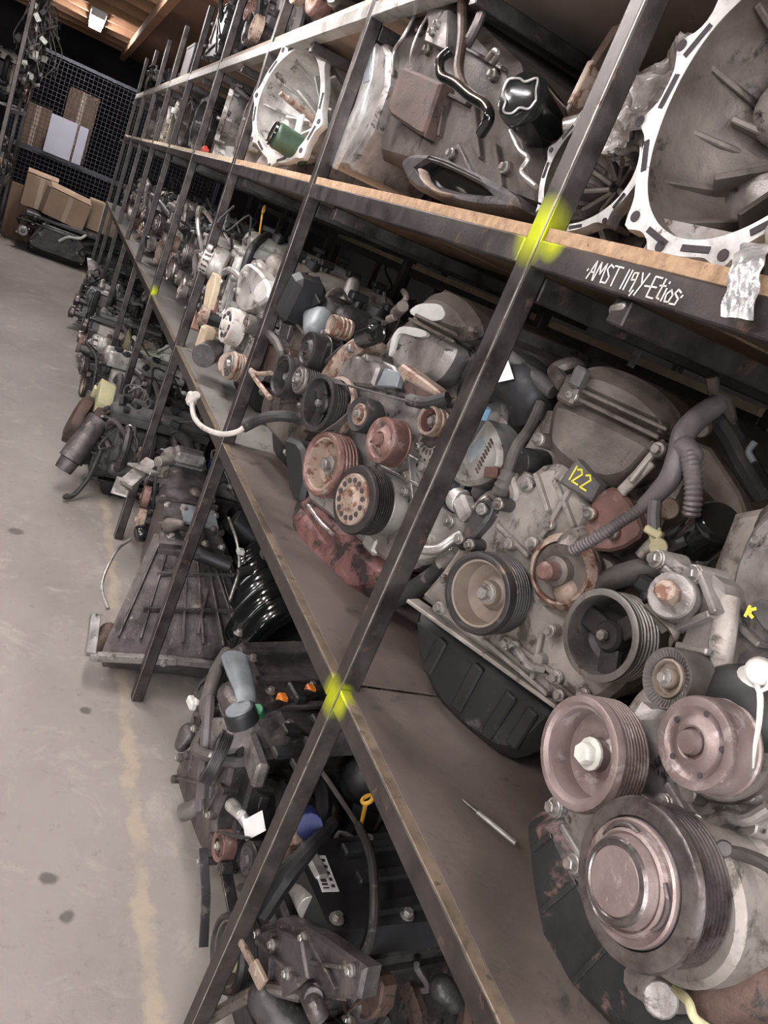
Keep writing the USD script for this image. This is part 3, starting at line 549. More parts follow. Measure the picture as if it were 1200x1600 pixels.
# ---------------------------------------------------------------- whole engines and gearboxes made from those parts
def engine(label, loc, a, seed, w=0.46, h=0.58, d=0.48, tone='cast_alloy', tone2='cast_dusty', dark='cast_dark', pan_m='pan_black', group=None, pulleys=True, busy=1.0, lean=0.0, top='valve', cat='engine', name='car_engine', n=22):
    rng = random.Random(seed); U = rng.uniform
    t = thing(name, label, cat, loc, a - 90, group, rx=lean)
    ph = h * .18
    obj('oil_pan', pan(w * .62, d * .85, ph, ph, .04, flange=True), pan_m, t)
    blk = MB().prism(chaikin([(-w * .30, ph), (w * .30, ph), (w * .33, ph + h * .2), (w * .27, h * .62), (w * .24, h * .78), (-w * .24, h * .78), (-w * .28, h * .55), (-w * .33, ph + h * .15)], 1), .05, d * .92, .008)
    for k in range(5):
        x = w * .33; y = .10 + k * d * .16
        for s in (-1, 1): blk.bar((s * x * .93, y, ph + .02), (s * w * .27, y, h * .6), .018, .03, up=(0, 1, 0), bev=.004)
    obj('engine_block', blk, dark if rng.random() < .6 else tone2, t)
    tc = [(-w * U(.28, .33), ph - .005), (w * U(.28, .33), ph - .005), (w * U(.30, .37), ph + h * .16), (w * U(.20, .27), h * .42), (w * U(.22, .30), h * .62), (w * .20, h * .80), (-w * .20, h * .80), (-w * U(.22, .30), h * .60), (-w * U(.2, .3), h * .40), (-w * U(.30, .36), ph + h * .14)]
    cov = MB().prism(tc, -.004, .055, .010, sm=2)
    for k in range(6):
        p, q = rng.sample(tc, 2); cov.bar((p[0] * .8, -.005, p[1] * .9 + .03), (q[0] * .5, -.005, q[1] * .7 + .1), .007, .012, up=(0, 1, 0), bev=.002)
    bosses(cov, [(x * .93, z * .98 + .004) for x, z in tc], .011, -.012, .03)
    obj('timing_cover', cov, tone, t)
    bolts(t, [(x * .93, -.013, z * .98 + .004) for x, z in tc[1::2]], .0065)
    if top == 'valve':
        vc = MB()
        for s in (-1, 1): vc.blob([(s * w * .12, y, h * .88, w * .085) for y in (.05, d * .88)], 2)
        vc.hull([(sx * w * .235, y, z) for sx in (-1, 1) for y in (.02, d * .93) for z in (h * .79, h * .86)])
        for k in range(4): vc.cyl((0, .09 + k * d * .22, h * .86), (0, .09 + k * d * .22, h * .93), .022)
        v = obj('valve_cover', vc, rng.choice([tone2, dark, 'plastic_dusty', tone]), t)
        obj('filler_cap', MB().cyl((w * .12, .12, h * .93), (w * .12, .12, h * .995), .026, n=16).box((w * .12, .12, h * .998), (.045, .012, .012), .003), 'plastic_black', v)
        for k in range(4): obj('ignition_coil', MB().cyl((0, .09 + k * d * .22, h * .92), (0, .09 + k * d * .22, h * 1.0), .014, n=10).box((0, .085 + k * d * .22, h * 1.0), (.03, .05, .022), .004), 'plastic_black', v)
    else:
        obj('cylinder_head', MB().box((0, d * .45, h * .80), (w * .46, d * .85, h * .10), .012), tone2, t)
        lugs(t, 'rocker_tower', rng, 9, ((-w * .23, w * .23), (.04, d * .85), (h * .80, h * .90)), .016, .045, tone2)
    if pulleys:
        rr = U(.060, .075)
        crank_pulley(t, (U(-.04, .04), -.004, ph + h * .13), rr, .05, m=rng.choice(['pulley_black', 'rust_red', 'steel_dark']), hub=rng.choice(['hub_tan', 'rust_tan', 'cast_dark']), n=n + 8, ng=4)
        spots = [(-w * .30, h * .34), (w * .30, h * .30), (w * .20, h * .52), (-w * .16, h * .58)]; rng.shuffle(spots)
        for k, (x, z) in enumerate(spots[:2 + (busy > 1)]):
            kind = rng.randrange(4); r = U(.038, .058); c = (x, U(-.05, -.01), z); mm = rng.choice(['rust_red', 'pulley_grey', 'rust_tan', 'steel_dark', 'pulley_black'])
            if kind == 0: spoke_pulley(t, c, r, .03, m=mm, spokes=rng.choice([3, 4, 5]), n=n + 4, ng=3)
            elif kind == 1: dome_pulley(t, c, r, .032, m=mm, n=n + 4)
            elif kind == 2: idler(t, c, r * .7, .026, n=n)
            else: clutch(t, c, r * 1.15, .04, m='steel_dark', plate=mm, n=n + 4, holes=9, ng=4)
            obj('pump_body', MB().cyl((x, .09, z), (x, c[1], z), r * .7, r * .55, n=14).box((x, .06, z), (r * 1.7, .03, r * 1.0), .006), rng.choice([tone, dark]), t)
    s = rng.choice([-1, 1])
    alternator(t, (s * w * .40, .16, h * U(.42, .55)), U(.06, .07), .13, m=rng.choice(['cast_bright', tone, tone2]), slots=12)
    s2 = -s; im = MB()
    zc = h * U(.55, .7)
    for k in range(4):
        y = .09 + k * d * .21; im.tube([(s2 * w * .22, y, zc), (s2 * w * .40, y, zc + .07), (s2 * w * .52, y, zc + .02), (s2 * w * .50, y, zc - .09), (s2 * w * .42, y, zc - .13)], .021, 8, 3)
    im.blob([(s2 * w * .42, .08, zc - .13, .035), (s2 * w * .42, d * .85, zc - .13, .035)], 1)
    obj('intake_manifold', im, rng.choice(['plastic_black', 'plastic_dusty', tone, 'plastic_black']), t)
    for k in range(3):
        ex = MB().tube([(s * w * .22, .14 + k * d * .24, h * .62), (s * w * .36, .14 + k * d * .24, h * .62), (s * w * .40, .2 + k * d * .2, h * .40)], .019, 7, 2)
        obj('exhaust_runner', ex, 'rust_brown', t)
    for k in range(int(3 * busy)):
        x0, x1 = U(-.45, .45) * w, U(-.55, .55) * w; y0 = U(-.03, .25)
        hose(t, [(x0, y0, h * U(.3, .8)), (x0 * .8 + U(-.05, .05), y0 - U(.0, .06), h * U(.5, .95)), (x1, y0 + U(-.05, .1), h * U(.6, 1.02)), (x1 + U(-.06, .06), y0 + .1, h * U(.35, .8))], U(.008, .017), rng.choice(['rubber', 'rubber', 'rubber_dusty', 'steel_tube', 'conduit']), n=8, per=4, name=rng.choice(['hose', 'coolant_pipe', 'hose']))
    wm = rng.choice(['tape_black', 'conduit', 'rubber'])
    for k in range(int(7 * busy)):
        wr = MB(); p = np.array([U(-.4, .4) * w, U(-.02, d * .7), h * U(.5, .95)]); pts = [p]
        for q in range(4): p = p + np.array([U(-.09, .09), U(-.07, .07), U(-.09, .08)]); pts.append(p)
        wr.tube(pts, U(.003, .007), 6, 4)
        obj('wire', wr, wm, t)
    cm = rng.choice(['plastic_black', 'plastic_black', 'plastic_dusty', 'blue_grey', 'white_plastic'])
    for k in range(int(6 * busy)):
        c = (U(-.42, .42) * w, U(-.03, d * .6), h * U(.45, 1.0)); cn = MB().box(c, (U(.015, .04), U(.02, .05), U(.015, .035)), .003, trimesh.transformations.euler_matrix(U(0, 3), U(0, 3), U(0, 3))[:3, :3])
        obj('connector', cn, cm, t)
    for k in range(int(3 * busy)):
        c = np.array([U(-.4, .4) * w, U(-.03, .2), h * U(.25, .85)]); e = c + np.array([U(-.12, .12), U(-.05, .08), U(-.1, .12)])
        obj('bracket', MB().bar(c, e, U(.02, .045), .006).cyl(c - [0, .012, 0], c + [0, .012, 0], .016, n=10).cyl(e - [0, .012, 0], e + [0, .012, 0], .014, n=10), rng.choice([tone, 'cast_bright', 'steel_dark', 'rust_tan', tone2]), t)
    lugs(t, 'cast_lug', rng, int(7 * busy), ((-w * .42, w * .42), (.0, d * .7), (h * .3, h * .9)), .015, .042, rng.choice([tone, tone2, 'cast_bright']))
    if rng.random() < .5:
        x, z = s2 * w * .36, h * U(.28, .4); oil_filter(t, (x, .05, z), (x + s2 * .05, -.06, z - .03), .037)
    return t

def bell(t, c, ax, r, depth, m='cast_alloy', rim='machined', inner=None, seed=0, neck=.45, n=40, lugs=9, name='bell_housing', flat=0.0, up=None, thick=.022, holes=True):
    """open bell housing: flanged rim round c facing along ax, the shell running back to a narrow neck"""
    rng = random.Random(seed); u, v, d = frame(ax); c = np.asarray(c, float)
    if up is not None: v = unit(np.asarray(up, float) - d * (np.asarray(up, float) @ d)); u = np.cross(v, d)
    th = np.arange(n * 3) / (n * 3) * 2 * math.pi
    lug = [(k + rng.uniform(-.25, .25)) * 2 * math.pi / lugs for k in range(lugs)]
    base = 1 + .05 * np.cos(2 * th + seed) + .03 * np.cos(3 * th + 2 * seed)
    out = base.copy()
    for l in lug: out += .12 * np.exp(-((np.angle(np.exp(1j * (th - l)))) / .10) ** 2)
    P = lambda k, h: c + (np.cos(th)[:, None] * u + np.sin(th)[:, None] * v) * (r * np.asarray(k))[:, None] + d * h
    rings = [P(base * .90, -thick * .1), P(base * .90, 0), P(out * 1.02, 0), P(out * 1.03, -.004), P(out * 1.03, -thick), P(base * 1.0, -thick * 1.1)]
    N = len(th); i = np.arange(N); j = (i + 1) % N
    fl = MB().add(np.vstack(rings), np.vstack([np.stack([k * N + i, k * N + j, (k + 1) * N + j, (k + 1) * N + i], 1) for k in range(len(rings) - 1)]))
    p = obj(name, MB().add(np.vstack([P(base * f, h) for f, h in ((1.0, -thick * .9), (.97, -depth * .3), (.86, -depth * .6), (.66, -depth * .85), (neck, -depth))]), np.vstack([np.stack([k * N + i, k * N + j, (k + 1) * N + j, (k + 1) * N + i], 1) for k in range(4)])), m, t)
    ins = MB().add(np.vstack([P(base * f, h) for f, h in ((.90, -.001), (.88, -depth * .3), (.78, -depth * .6), (.58, -depth * .82), (neck * .8, -depth * .92), (.02, -depth * .93))]), np.vstack([np.stack([k * N + i, k * N + j, (k + 1) * N + j, (k + 1) * N + i], 1) for k in range(5)]))
    for k in range(8):
        a = k * math.pi / 4 + seed; q = np.cos(a) * u + np.sin(a) * v; ins.bar(c + q * r * .25 - d * depth * .9, c + q * r * .70 - d * depth * .58, .008, .05, up=d, bev=.003)
    obj('inner_shell', ins, inner or m, p)
    f = obj('flange', fl, rim, p)
    hb = MB()
    for l in lug:
        q = np.cos(l) * u + np.sin(l) * v; e = c + q * r * (1.07)
        hb.lathe([(r * .045, 0), (r * .045, .0012), (0, .0012)], e, d, 12)
        obj('bolt_boss', MB().cyl(e - d * thick, e - d * (thick + .03), r * .06, r * .05, n=10), m, p)
        q2 = np.cos(l + .32) * u + np.sin(l + .32) * v; tq = np.cross(d, q2)
        hb.box(c + q2 * r * .965 * (1 + .05 * math.cos(2 * (l + .32) + seed) + .03 * math.cos(3 * (l + .32) + 2 * seed)) + d * .0006, (r * .05, r * .26, .0012), .0003, np.stack([q2, tq, d], 1))
    if holes: obj('bolt_hole', hb, 'ink', p, kind='stuff')
    rb = MB()
    for k in range(12):
        a = k * math.pi / 6 + .1; q = np.cos(a) * u + np.sin(a) * v; rb.bar(c + q * r * 1.0 - d * thick, c + q * r * (neck + .2) - d * depth * .88, .008, .03, up=q, bev=.002)
    obj('rib', rb, m, p, kind='stuff')
    return p

def gearbox(label, loc, a, seed, L=0.48, r=0.17, m='cast_alloy', rim='machined', group=None, lean=0.0, name='gearbox', open_bell=True, dark=False, roll=0.0):
    """gearbox lying on its side: bell facing the aisle (local -y), ribbed case tapering back, output tail"""
    rng = random.Random(seed); U = rng.uniform
    t = thing(name, label, 'gearbox', loc, a - 90, group, rx=lean, ry=roll)
    z = r * 1.10
    bell(t, (0, 0, z), UP, r, L * .40, m, rim, seed=seed, inner='cast_brown' if not dark else 'cast_dark')
    obj('input_shaft', MB().cyl((0, L * .36, z), (0, -.0, z), .014, .012).cyl((0, L * .37, z), (0, L * .18, z), .034, .03).cyl((0, .01, z), (0, -.02, z), .009), 'steel_bolt', t)
    cs = MB().hull([(r * .72 * math.cos(k), y, z + r * .72 * f * math.sin(k)) for y, f in ((L * .34, .9), (L * .75, .8)) for k in np.arange(12) * math.pi / 6] + [(r * .4 * math.cos(k), L * .98, z + r * .35 * math.sin(k)) for k in np.arange(8) * math.pi / 4])
    for k in range(10):
        q = k * math.pi / 5; cs.bar((r * .74 * math.cos(q), L * .38, z + r * .66 * math.sin(q)), (r * .6 * math.cos(q), L * .8, z + r * .55 * math.sin(q)), .008, .02, up=(math.cos(q), 0, math.sin(q)))
    for y in (L * .42, L * .60, L * .78): cs.lathe([(r * .70, 0), (r * .76, .002), (r * .76, .014), (r * .70, .016)], (0, y, z), (0, 1, 0), 20)
    obj('gear_case', cs, m, t)
    for k in range(8):
        q = k * math.pi / 4 + .2; obj('bolt', hexbolt((r * .78 * math.cos(q), L * .41, z + r * .78 * math.sin(q)), .007), 'steel_bolt', t, smooth=25)
    lugs(t, 'cast_lug', rng, 8, ((-r * .8, r * .8), (L * .3, L * .85), (z - r * .3, z + r * .8)), .015, .045, m)
    obj('cable_bracket', MB().bar((r * .3, L * .5, z + r * .8), (r * .6, L * .3, z + r * 1.1), .035, .005), 'steel_dark', t)
    obj('cable_bracket', MB().bar((-r * .4, L * .6, z + r * .7), (-r * .2, L * .4, z + r * 1.15), .03, .005), 'steel_dark', t)
    hose(t, [(r * .5, L * .5, z + r * .7), (r * .2, L * .4, z + r * 1.15), (-r * .4, L * .55, z + r * 1.1), (-r * .8, L * .5, z + r * .5)], .008, 'rubber', n=8, per=4)
    obj('case_foot', MB().hull([(sx * r * k, y, zz) for sx in (-1, 1) for y in (.01, L * .8) for k, zz in ((.75, .0), (.55, z - r * .5))]), m, t)
    return t
# ---------------------------------------------------------------- the engines nearest the viewer on the middle shelf
def tri(t, name, fr, pts, y0, y1, m, bev=.004, sm=0, holes=(), ribs=(), boss=(), label=None, br=.011, rw=.007, rh=.010, bolt=True, parent=None, lift=.008):
    """a traced casting with its ribs, bosses and bolts"""
    mb = MB().prism(fr.xz(pts, y0), y0, y1, bev, [fr.xz(h, y0) for h in holes], sm)
    for p, q in ribs:
        a, b = fr.at(*p, y0), fr.at(*q, y0); mb.bar(a, b, rw, rh * 2, up=(0, 1, 0), bev=.002)
    bp = [fr.at(*p, y0) for p in boss]
    for c in bp: mb.cyl(c + [0, .03, 0], c - [0, lift, 0], br * 1.15, br, n=14)
    o = obj(name, mb, m, parent or t, label)
    if bolt: bolts(t, [c - [0, lift, 0] for c in bp], br * .62)
    return o
def fpath(fr, pts): return [fr.at(px, py, y) for px, py, y in pts]

# ---- E2: the engine marked 122 ----
f2 = Fr((.735, .88, .884), 20)
e2 = thing('car_engine', 'dusty engine chalked with the yellow number 122 above a black finned oil pan', 'engine', f2.loc, f2.rz)
pm = MB().prism(f2.xz([(638, 962), (646, 945), (700, 985), (760, 1030), (830, 1078), (886, 1114), (872, 1135), (835, 1172), (800, 1190), (765, 1182), (712, 1142), (672, 1098), (643, 1030)], .012), .012, .40, .022, sm=1)
for p, q in (((694, 1000), (668, 1050)), ((750, 1040), (714, 1108)), ((802, 1085), (760, 1150)), ((835, 1110), (800, 1165))): pm.bar(f2.at(*p, .012), f2.at(*q, .014), .022, .014, up=(0, 1, 0), bev=.003)
op2 = obj('oil_pan', pm, 'pan_black', e2, 'black finned oil pan')
lp = MB()
for p, q in (((644, 938), (762, 1022)), ((762, 1022), (888, 1112))): lp.bar(f2.at(*p, .0), f2.at(*q, .0), .007, .03, up=(0, 1, 0), bev=.002)
obj('pan_flange', lp, 'cast_dusty', op2)
tri(e2, 'engine_block', f2, [(655, 935), (700, 850), (760, 790), (850, 640), (1068, 655), (1080, 720), (1010, 860), (1015, 1060), (890, 1108)], .05, .42, 'cast_dusty', .01)
tri(e2, 'timing_cover', f2, [(648, 940), (690, 890), (757, 790), (800, 776), (838, 728), (870, 722), (900, 745), (925, 800), (900, 850), (960, 885), (985, 960), (1000, 1030), (960, 1085), (905, 1110), (886, 1113)], -.008, .055, 'cast_dusty', .010, 1,
    ribs=[((870, 750), (900, 825)), ((905, 745), (850, 840)), ((840, 740), (860, 800)), ((800, 1000), (880, 1060)), ((825, 1030), (900, 1090)), ((780, 820), (830, 870)), ((850, 990), (835, 1060)), ((760, 1000), (860, 1085))],
    boss=[(770, 800), (930, 805), (835, 850), (862, 940), (795, 1005), (872, 1058), (835, 1040), (700, 905), (915, 1085), (690, 950)])
tri(e2, 'head_cover', f2, [(846, 695), (853, 640), (870, 612), (1042, 692), (1026, 706), (985, 752), (945, 762), (905, 748), (868, 722)], -.012, .40, 'cast_brown', .016, 2, boss=[(1034, 704), (848, 688), (900, 620)], lift=.012)
tri(e2, 'valve_cover', f2, [(872, 610), (893, 582), (908, 569), (935, 567), (968, 577), (1008, 597), (1040, 625), (1056, 650), (1050, 688), (1036, 688)], -.016, .44, 'cast_brown', .022, 2, ribs=[((880, 612), (1030, 684)), ((905, 608), (1044, 672))], rw=.006, rh=.004)
obj('breather', MB().tube(fpath(f2, [(905, 576, .03), (890, 570, .0), (868, 580, -.01), (880, 600, -.02)]), .012, 8).box(f2.at(893, 610, -.02), (.03, .02, .04), .006), 'cast_brown', e2)
pl = tri(e2, 'number_plate', f2, [(899, 716), (936, 757), (922, 784), (872, 754)], -.034, -.01, 'plastic_dusty', .003, label='dark plate chalked 122')
P, Q, V = f2.at(888, 748, -.035), f2.at(928, 776, -.035), f2.at(899, 727, -.035)
obj('chalk_number', handwriting('122', np.linalg.norm(V - P) * 1.0, P, unit(Q - P), unit(V - P), (0, 1, 0), w=.0028, gap=1.05), 'yellow_mark', pl)
tri(e2, 'rusty_bracket', f2, [(926, 772), (962, 758), (990, 790), (1008, 835), (965, 862), (905, 860), (915, 815)], -.022, .0, 'rust_red', .004, 1, boss=[(925, 803), (960, 832)], br=.010)
obj('mounting_lug', MB().cyl(f2.at(1044, 795, .03), f2.at(1044, 795, -.03), .016, .014), 'rust_tan', e2)
crank_pulley(e2, *face(f2, 743, 927, -.070, 66, .056), .056, m='pulley_black', hub='hub_tan', label='black grooved crank pulley with a tan dish')
c = f2.at(893, 893, -.01)
wp = obj('water_pump', MB().lathe([(.052, 0), (.054, .012), (.050, .018), (.047, .018), (.045, .026), (.040, .030), (.022, .030), (.021, .046), (.014, .048), (.012, .058), (0, .058)], c, UP, 32), 'cast_brown', e2)
obj('pump_rim', MB().lathe([(.053, .016), (.054, .024), (.046, .034), (.042, .034), (.044, .022)], c, UP, 32), 'rust_tan', wp)
obj('pump_shaft', MB().lathe([(.013, .05), (.013, .070), (.010, .074), (0, .074)], c, UP, 16), 'rust_red', wp)
obj('pump_lobe', MB().blob([(*(c + [.02, -.02, -.02]), .022), (*(c + [.035, -.012, -.032]), .016)], 2), 'rust_tan', wp)
obj('outlet_neck', MB().tube(fpath(f2, [(885, 860, -.05), (893, 846, -.04), (915, 838, -.01)]), .016, 10), 'cast_dusty', e2)
TL = (-.20, -.98, 0)
spoke_pulley(e2, *face(f2, 935, 992, -.075, 71, .052, TL), .052, TL, m='pulley_grey', spokes=3, a0=1.0, ng=6, hubm='pulley_black', label='grooved belt pulley with three wide spokes', web=.5)
obj('pump_body', MB().cyl(f2.at(965, 1000, .08), f2.at(960, 1003, -.015), .045, .035), 'cast_dark', e2)
hose(e2, fpath(f2, [(925, 935, .0), (950, 910, -.02), (985, 896, -.03), (1025, 890, -.02), (1050, 900, .02)]), .0165, 'rubber_dusty', label='thick tan rubber hose')
cd = hose(e2, fpath(f2, [(892, 862, -.075), (935, 838, -.075), (975, 812, -.07), (1012, 788, -.065)]), .0085, 'conduit', name='wiring_conduit', ribs=.0045, n=10)
hose(e2, fpath(f2, [(1005, 792, -.065), (1030, 768, -.065), (1048, 745, -.065), (1060, 712, -.06), (1068, 680, -.05), (1088, 655, -.03), (1120, 632, .0)]), [.010, .0125, .0135, .014, .0145, .015, .014], 'conduit', name='wiring_conduit', n=12)
hose(e2, fpath(f2, [(1024, 782, -.07), (1022, 805, -.07), (1023, 828, -.07)]), .0085, 'conduit', name='wiring_conduit')
hose(e2, fpath(f2, [(1076, 708, -.07), (1082, 740, -.075), (1084, 775, -.075), (1080, 806, -.07)]), .0115, 'conduit', name='wiring_conduit', ribs=.006, n=12)
obj('junction_boot', MB().blob([(*f2.at(1082, 712, -.065), .013), (*f2.at(1070, 700, -.06), .015)], 2), 'conduit', e2)
obj('cable_lug', MB().bar(f2.at(1022, 826, -.072), f2.at(1028, 852, -.072), .016, .006, up=(0, 1, 0)).cyl(f2.at(1029, 855, -.07), f2.at(1029, 855, -.082), .011).box(f2.at(1022, 832, -.075), (.024, .012, .01), .002), 'pale_yellow', e2)
hose(e2, fpath(f2, [(1110, 640, .03), (1140, 680, .03), (1165, 725, .03), (1195, 775, .05)]), .016, 'rubber', name='hose')
tri(e2, 'lifting_eye', f2, [(1101, 590), (1119, 588), (1122, 612), (1142, 622), (1150, 665), (1118, 670), (1108, 640)], .02, .03, 'cast_brown', .002)
tri(e2, 'intake_flange', f2, [(1085, 690), (1110, 700), (1155, 770), (1170, 810), (1140, 815), (1090, 760), (1075, 720)], .02, .05, 'cast_brown', .004)
oil_filter(e2, f2.at(1088, 850, -.01), f2.at(1128, 812, -.045), .030, m='gloss_black')
tri(e2, 'filter_base', f2, [(1078, 836), (1112, 872), (1090, 892), (1050, 862)], -.03, .06, 'cast_alloy', .008)
obj('bracket_pin', MB().cyl(f2.at(1000, 870, -.05), f2.at(1030, 838, -.05), .008, .008), 'steel_tube', e2)
obj('dipstick_tube', MB().tube(fpath(f2, [(985, 752, -.03), (1015, 715, -.02), (1035, 690, .0)]), .005, 8).bar(f2.at(970, 770, -.02), f2.at(1018, 722, -.02), .016, .008, up=(0, 1, 0)), 'cast_dusty', e2)
tri(e2, 'pipe_manifold', f2, [(740, 785), (758, 775), (770, 790), (760, 815), (738, 840), (718, 862), (708, 850), (722, 830)], -.03, .0, 'cast_dark', .005, 1, boss=[(757, 796), (722, 842), (738, 852), (783, 788)], br=.010)
hose(e2, fpath(f2, [(795, 800, .02), (808, 775, .0), (800, 745, .0)]), .012, 'cast_dusty', name='lug')
hose(e2, fpath(f2, [(776, 790, .0), (786, 760, -.01), (795, 735, -.01)]), [.017, .015, .012], 'rubber_dusty', name='boot', ribs=.009)
hose(e2, fpath(f2, [(793, 738, -.01), (806, 700, -.005), (828, 668, .02), (845, 630, .04)]), .0085, 'rubber_dusty', name='cable')
obj('starter_nose', MB().cyl(f2.at(812, 725, .02), f2.at(850, 728, .06), .026, .026, n=18), 'cast_dark', e2)
tri(e2, 'washer_plate', f2, [(815, 735), (828, 742), (840, 752), (830, 770), (812, 768), (803, 755)], -.01, .01, 'cast_alloy', .003, 1, boss=[(826, 757)])
hose(e2, fpath(f2, [(842, 650, .10), (826, 606, .08), (795, 590, .10), (762, 592, .14), (748, 625, .2)]), .045, 'plastic_black', name='intake_tube', n=16, label='black curved intake tube')
tag_ = obj('tag_card', MB().prism(f2.xz([(765, 556), (778, 543), (793, 560), (803, 592), (775, 598), (762, 578)], .03), .03, .0312, .0003), 'white_paper', e2, 'white paper tag')
obj('dark_strut', MB().cyl(f2.at(775, 545, .06), f2.at(866, 612, .06), .014, .014), 'plastic_dusty', e2)

# ---- E1: the engine at the near right with the large compressor clutch ----
f1 = Fr((.645, .47, .884), -1)
e1 = thing('car_engine', 'nearest engine, pale grey castings with large compressor clutch and black rust-blotched oil pan', 'engine', f1.loc, f1.rz)
pm = MB().prism(f1.xz([(808, 1290), (815, 1268), (862, 1262), (905, 1355), (985, 1480), (1075, 1575), (1090, 1640), (980, 1640), (880, 1560), (838, 1490), (820, 1400)], .03), .03, .38, .02, sm=1)
for p, q in (((832, 1328), (862, 1305)), ((845, 1425), (900, 1378)), ((895, 1535), (950, 1478))): pm.bar(f1.at(*p, .03), f1.at(*q, .03), .007, .005, up=(0, 1, 0), bev=.002)
obj('oil_pan', pm, 'pan_black_rust', e1, 'black oil pan blotched with rust')
tri(e1, 'engine_block', f1, [(862, 1262), (905, 1200), (985, 1085), (1060, 1010), (1140, 800), (1330, 760), (1330, 1600), (1080, 1600), (985, 1480)], .06, .46, 'cast_dusty', .01)
tri(e1, 'timing_cover', f1, [(858, 1258), (895, 1205), (985, 1090), (1010, 1110), (1075, 1085), (1120, 1050), (1150, 960), (1200, 930), (1300, 960), (1300, 1590), (1100, 1590), (990, 1482), (905, 1357)], -.005, .065, 'cast_alloy', .012, 1,
    ribs=[((1010, 1245), (1075, 1290)), ((1050, 1225), (1095, 1300)), ((1100, 1330), (1190, 1290)), ((885, 1290), (940, 1380)), ((1120, 1260), (1190, 1240)), ((1080, 1270), (1120, 1330))], boss=[(1150, 1275), (1170, 1235), (875, 1262), (1190, 1410), (1035, 1560), (905, 1350)], br=.012)
tri(e1, 'upper_cover', f1, [(1130, 965), (1135, 900), (1160, 830), (1200, 790), (1300, 800), (1300, 1010), (1200, 1010), (1110, 1080), (1115, 1030)], -.012, .10, 'cast_alloy', .010, 1, ribs=[((1145, 965), (1195, 1010))], boss=[(1138, 922)], br=.009)
tri(e1, 'valve_cover', f1, [(1150, 870), (1160, 800), (1200, 760), (1300, 740), (1320, 880), (1200, 890)], .02, .44, 'cast_brown', .02, 1)
dp = tri(e1, 'marked_plate', f1, [(1165, 948), (1185, 935), (1215, 948), (1215, 1000), (1190, 985)], -.035, -.012, 'plastic_dusty', .003)
P, Q, V = f1.at(1163, 962, -.036), f1.at(1186, 968, -.036), f1.at(1170, 946, -.036)
obj('chalk_number', handwriting('1C', np.linalg.norm(V - P) * .95, P, unit(Q - P), unit(V - P), (0, 1, 0), w=.003), 'yellow_mark', dp)
tri(e1, 'alternator_bracket', f1, [(1021, 872), (1036, 863), (1058, 880), (1088, 893), (1100, 890), (1124, 910), (1128, 945), (1129, 965), (1118, 1010), (1106, 1056), (1062, 1024), (1056, 1008), (1074, 962), (1056, 945), (1036, 932), (1026, 900)], -.045, -.012, 'cast_alloy', .006, 0, ribs=[((1045, 890), (1080, 918)), ((1060, 985), (1118, 960)), ((1100, 895), (1125, 960)), ((1065, 1010), (1115, 1020))], boss=[(1034, 876), (1092, 900)], br=.010, label='pale cast bracket arm')
obj('bracket_bar', MB().tube([f1.at(1136, 935, -.03), f1.at(1128, 1000, -.035), f1.at(1116, 1075, -.03)], .012, 12), 'cast_dusty', e1)
tb = obj('tensioner_boss', MB().cyl(f1.at(1075, 945, -.02), f1.at(1048, 930, -.075), .026, .022, n=20), 'cast_alloy', e1)
obj('bolt', MB().cyl(f1.at(1048, 930, -.07), f1.at(1038, 921, -.095), .012, .010, n=8), 'rust_tan', tb)
obj('tension_bracket', MB().tube(fpath(f1, [(1018, 950, -.05), (1035, 965, -.055), (1055, 985, -.05), (1052, 1000, -.04)]), .010, 8, flat=.4), 'cast_brown', e1)
idler(e1, *face(f1, 1040, 1059, -.085, 49, .034), .034, hub='hub_tan', bolt='steel_bolt', teeth=True, label='dark ribbed plastic idler pulley')
obj('idler_arm', MB().cyl(f1.at(1060, 1055, .02), f1.at(1054, 1056, -.055), .03, .026), 'cast_dark', e1)
crank_pulley(e1, *face(f1, 900, 1175, -.08, 90, .042), .042, m='rust_pink', hub='rust_pink', bolt='white_plastic', label='rust-bloomed grooved crank pulley with a pale bolt', br=.20, ng=7)
obj('seal_housing', MB().cyl(f1.at(975, 1200, .04), f1.at(960, 1196, -.02), .062, .052, n=30), 'cast_alloy', e1)
dome_pulley(e1, *face(f1, 1082, 1160, -.095, 75, .034), .034, m='rust_pink', label='pinkish rusted smooth water pump pulley', holes=5)
obj('pump_body', MB().cyl(f1.at(1140, 1180, .04), f1.at(1125, 1174, -.05), .05, .04, n=24), 'cast_brown', e1)
clutch(e1, *face(f1, 984, 1377, -.105, 122, .045), .045, m='steel_dark', plate='rust_pink', label='large grooved compressor clutch with stepped rusty face', ng=7)
cb = face(f1, 984, 1377, -.105, 122, .045)[0] + [.012, .0, -.006]
obj('compressor', MB().lathe([(0, 0), (.060, 0), (.066, .006), (.066, .05), (.071, .055), (.071, .075), (.066, .080), (.066, .15), (.05, .16), (0, .16)], cb, (0, 1, 0), 36).cyl(f1.at(1165, 1385, -.0), f1.at(1200, 1385, -.0), .016), 'cast_dusty', e1)
obj('compressor_ear', MB().tube(fpath(f1, [(1000, 1530, .0), (1025, 1545, -.02), (1045, 1560, -.02)]), .016, 10).cyl(f1.at(1040, 1552, -.0), f1.at(1032, 1562, -.045), .015), 'cast_alloy', e1)
hose(e1, fpath(f1, [(1055, 1545, -.04), (1075, 1565, -.05), (1085, 1590, -.05), (1110, 1610, -.04)]), .004, 'pale_yellow', name='wire')
hose(e1, fpath(f1, [(1132, 1330, -.05), (1160, 1335, -.05), (1200, 1352, -.05), (1230, 1380, -.05)]), .0055, 'rubber_dusty', name='wire')
obj('plug', MB().cyl(f1.at(1122, 1330, -.03), f1.at(1132, 1326, -.06), .007), 'cast_dark', e1)
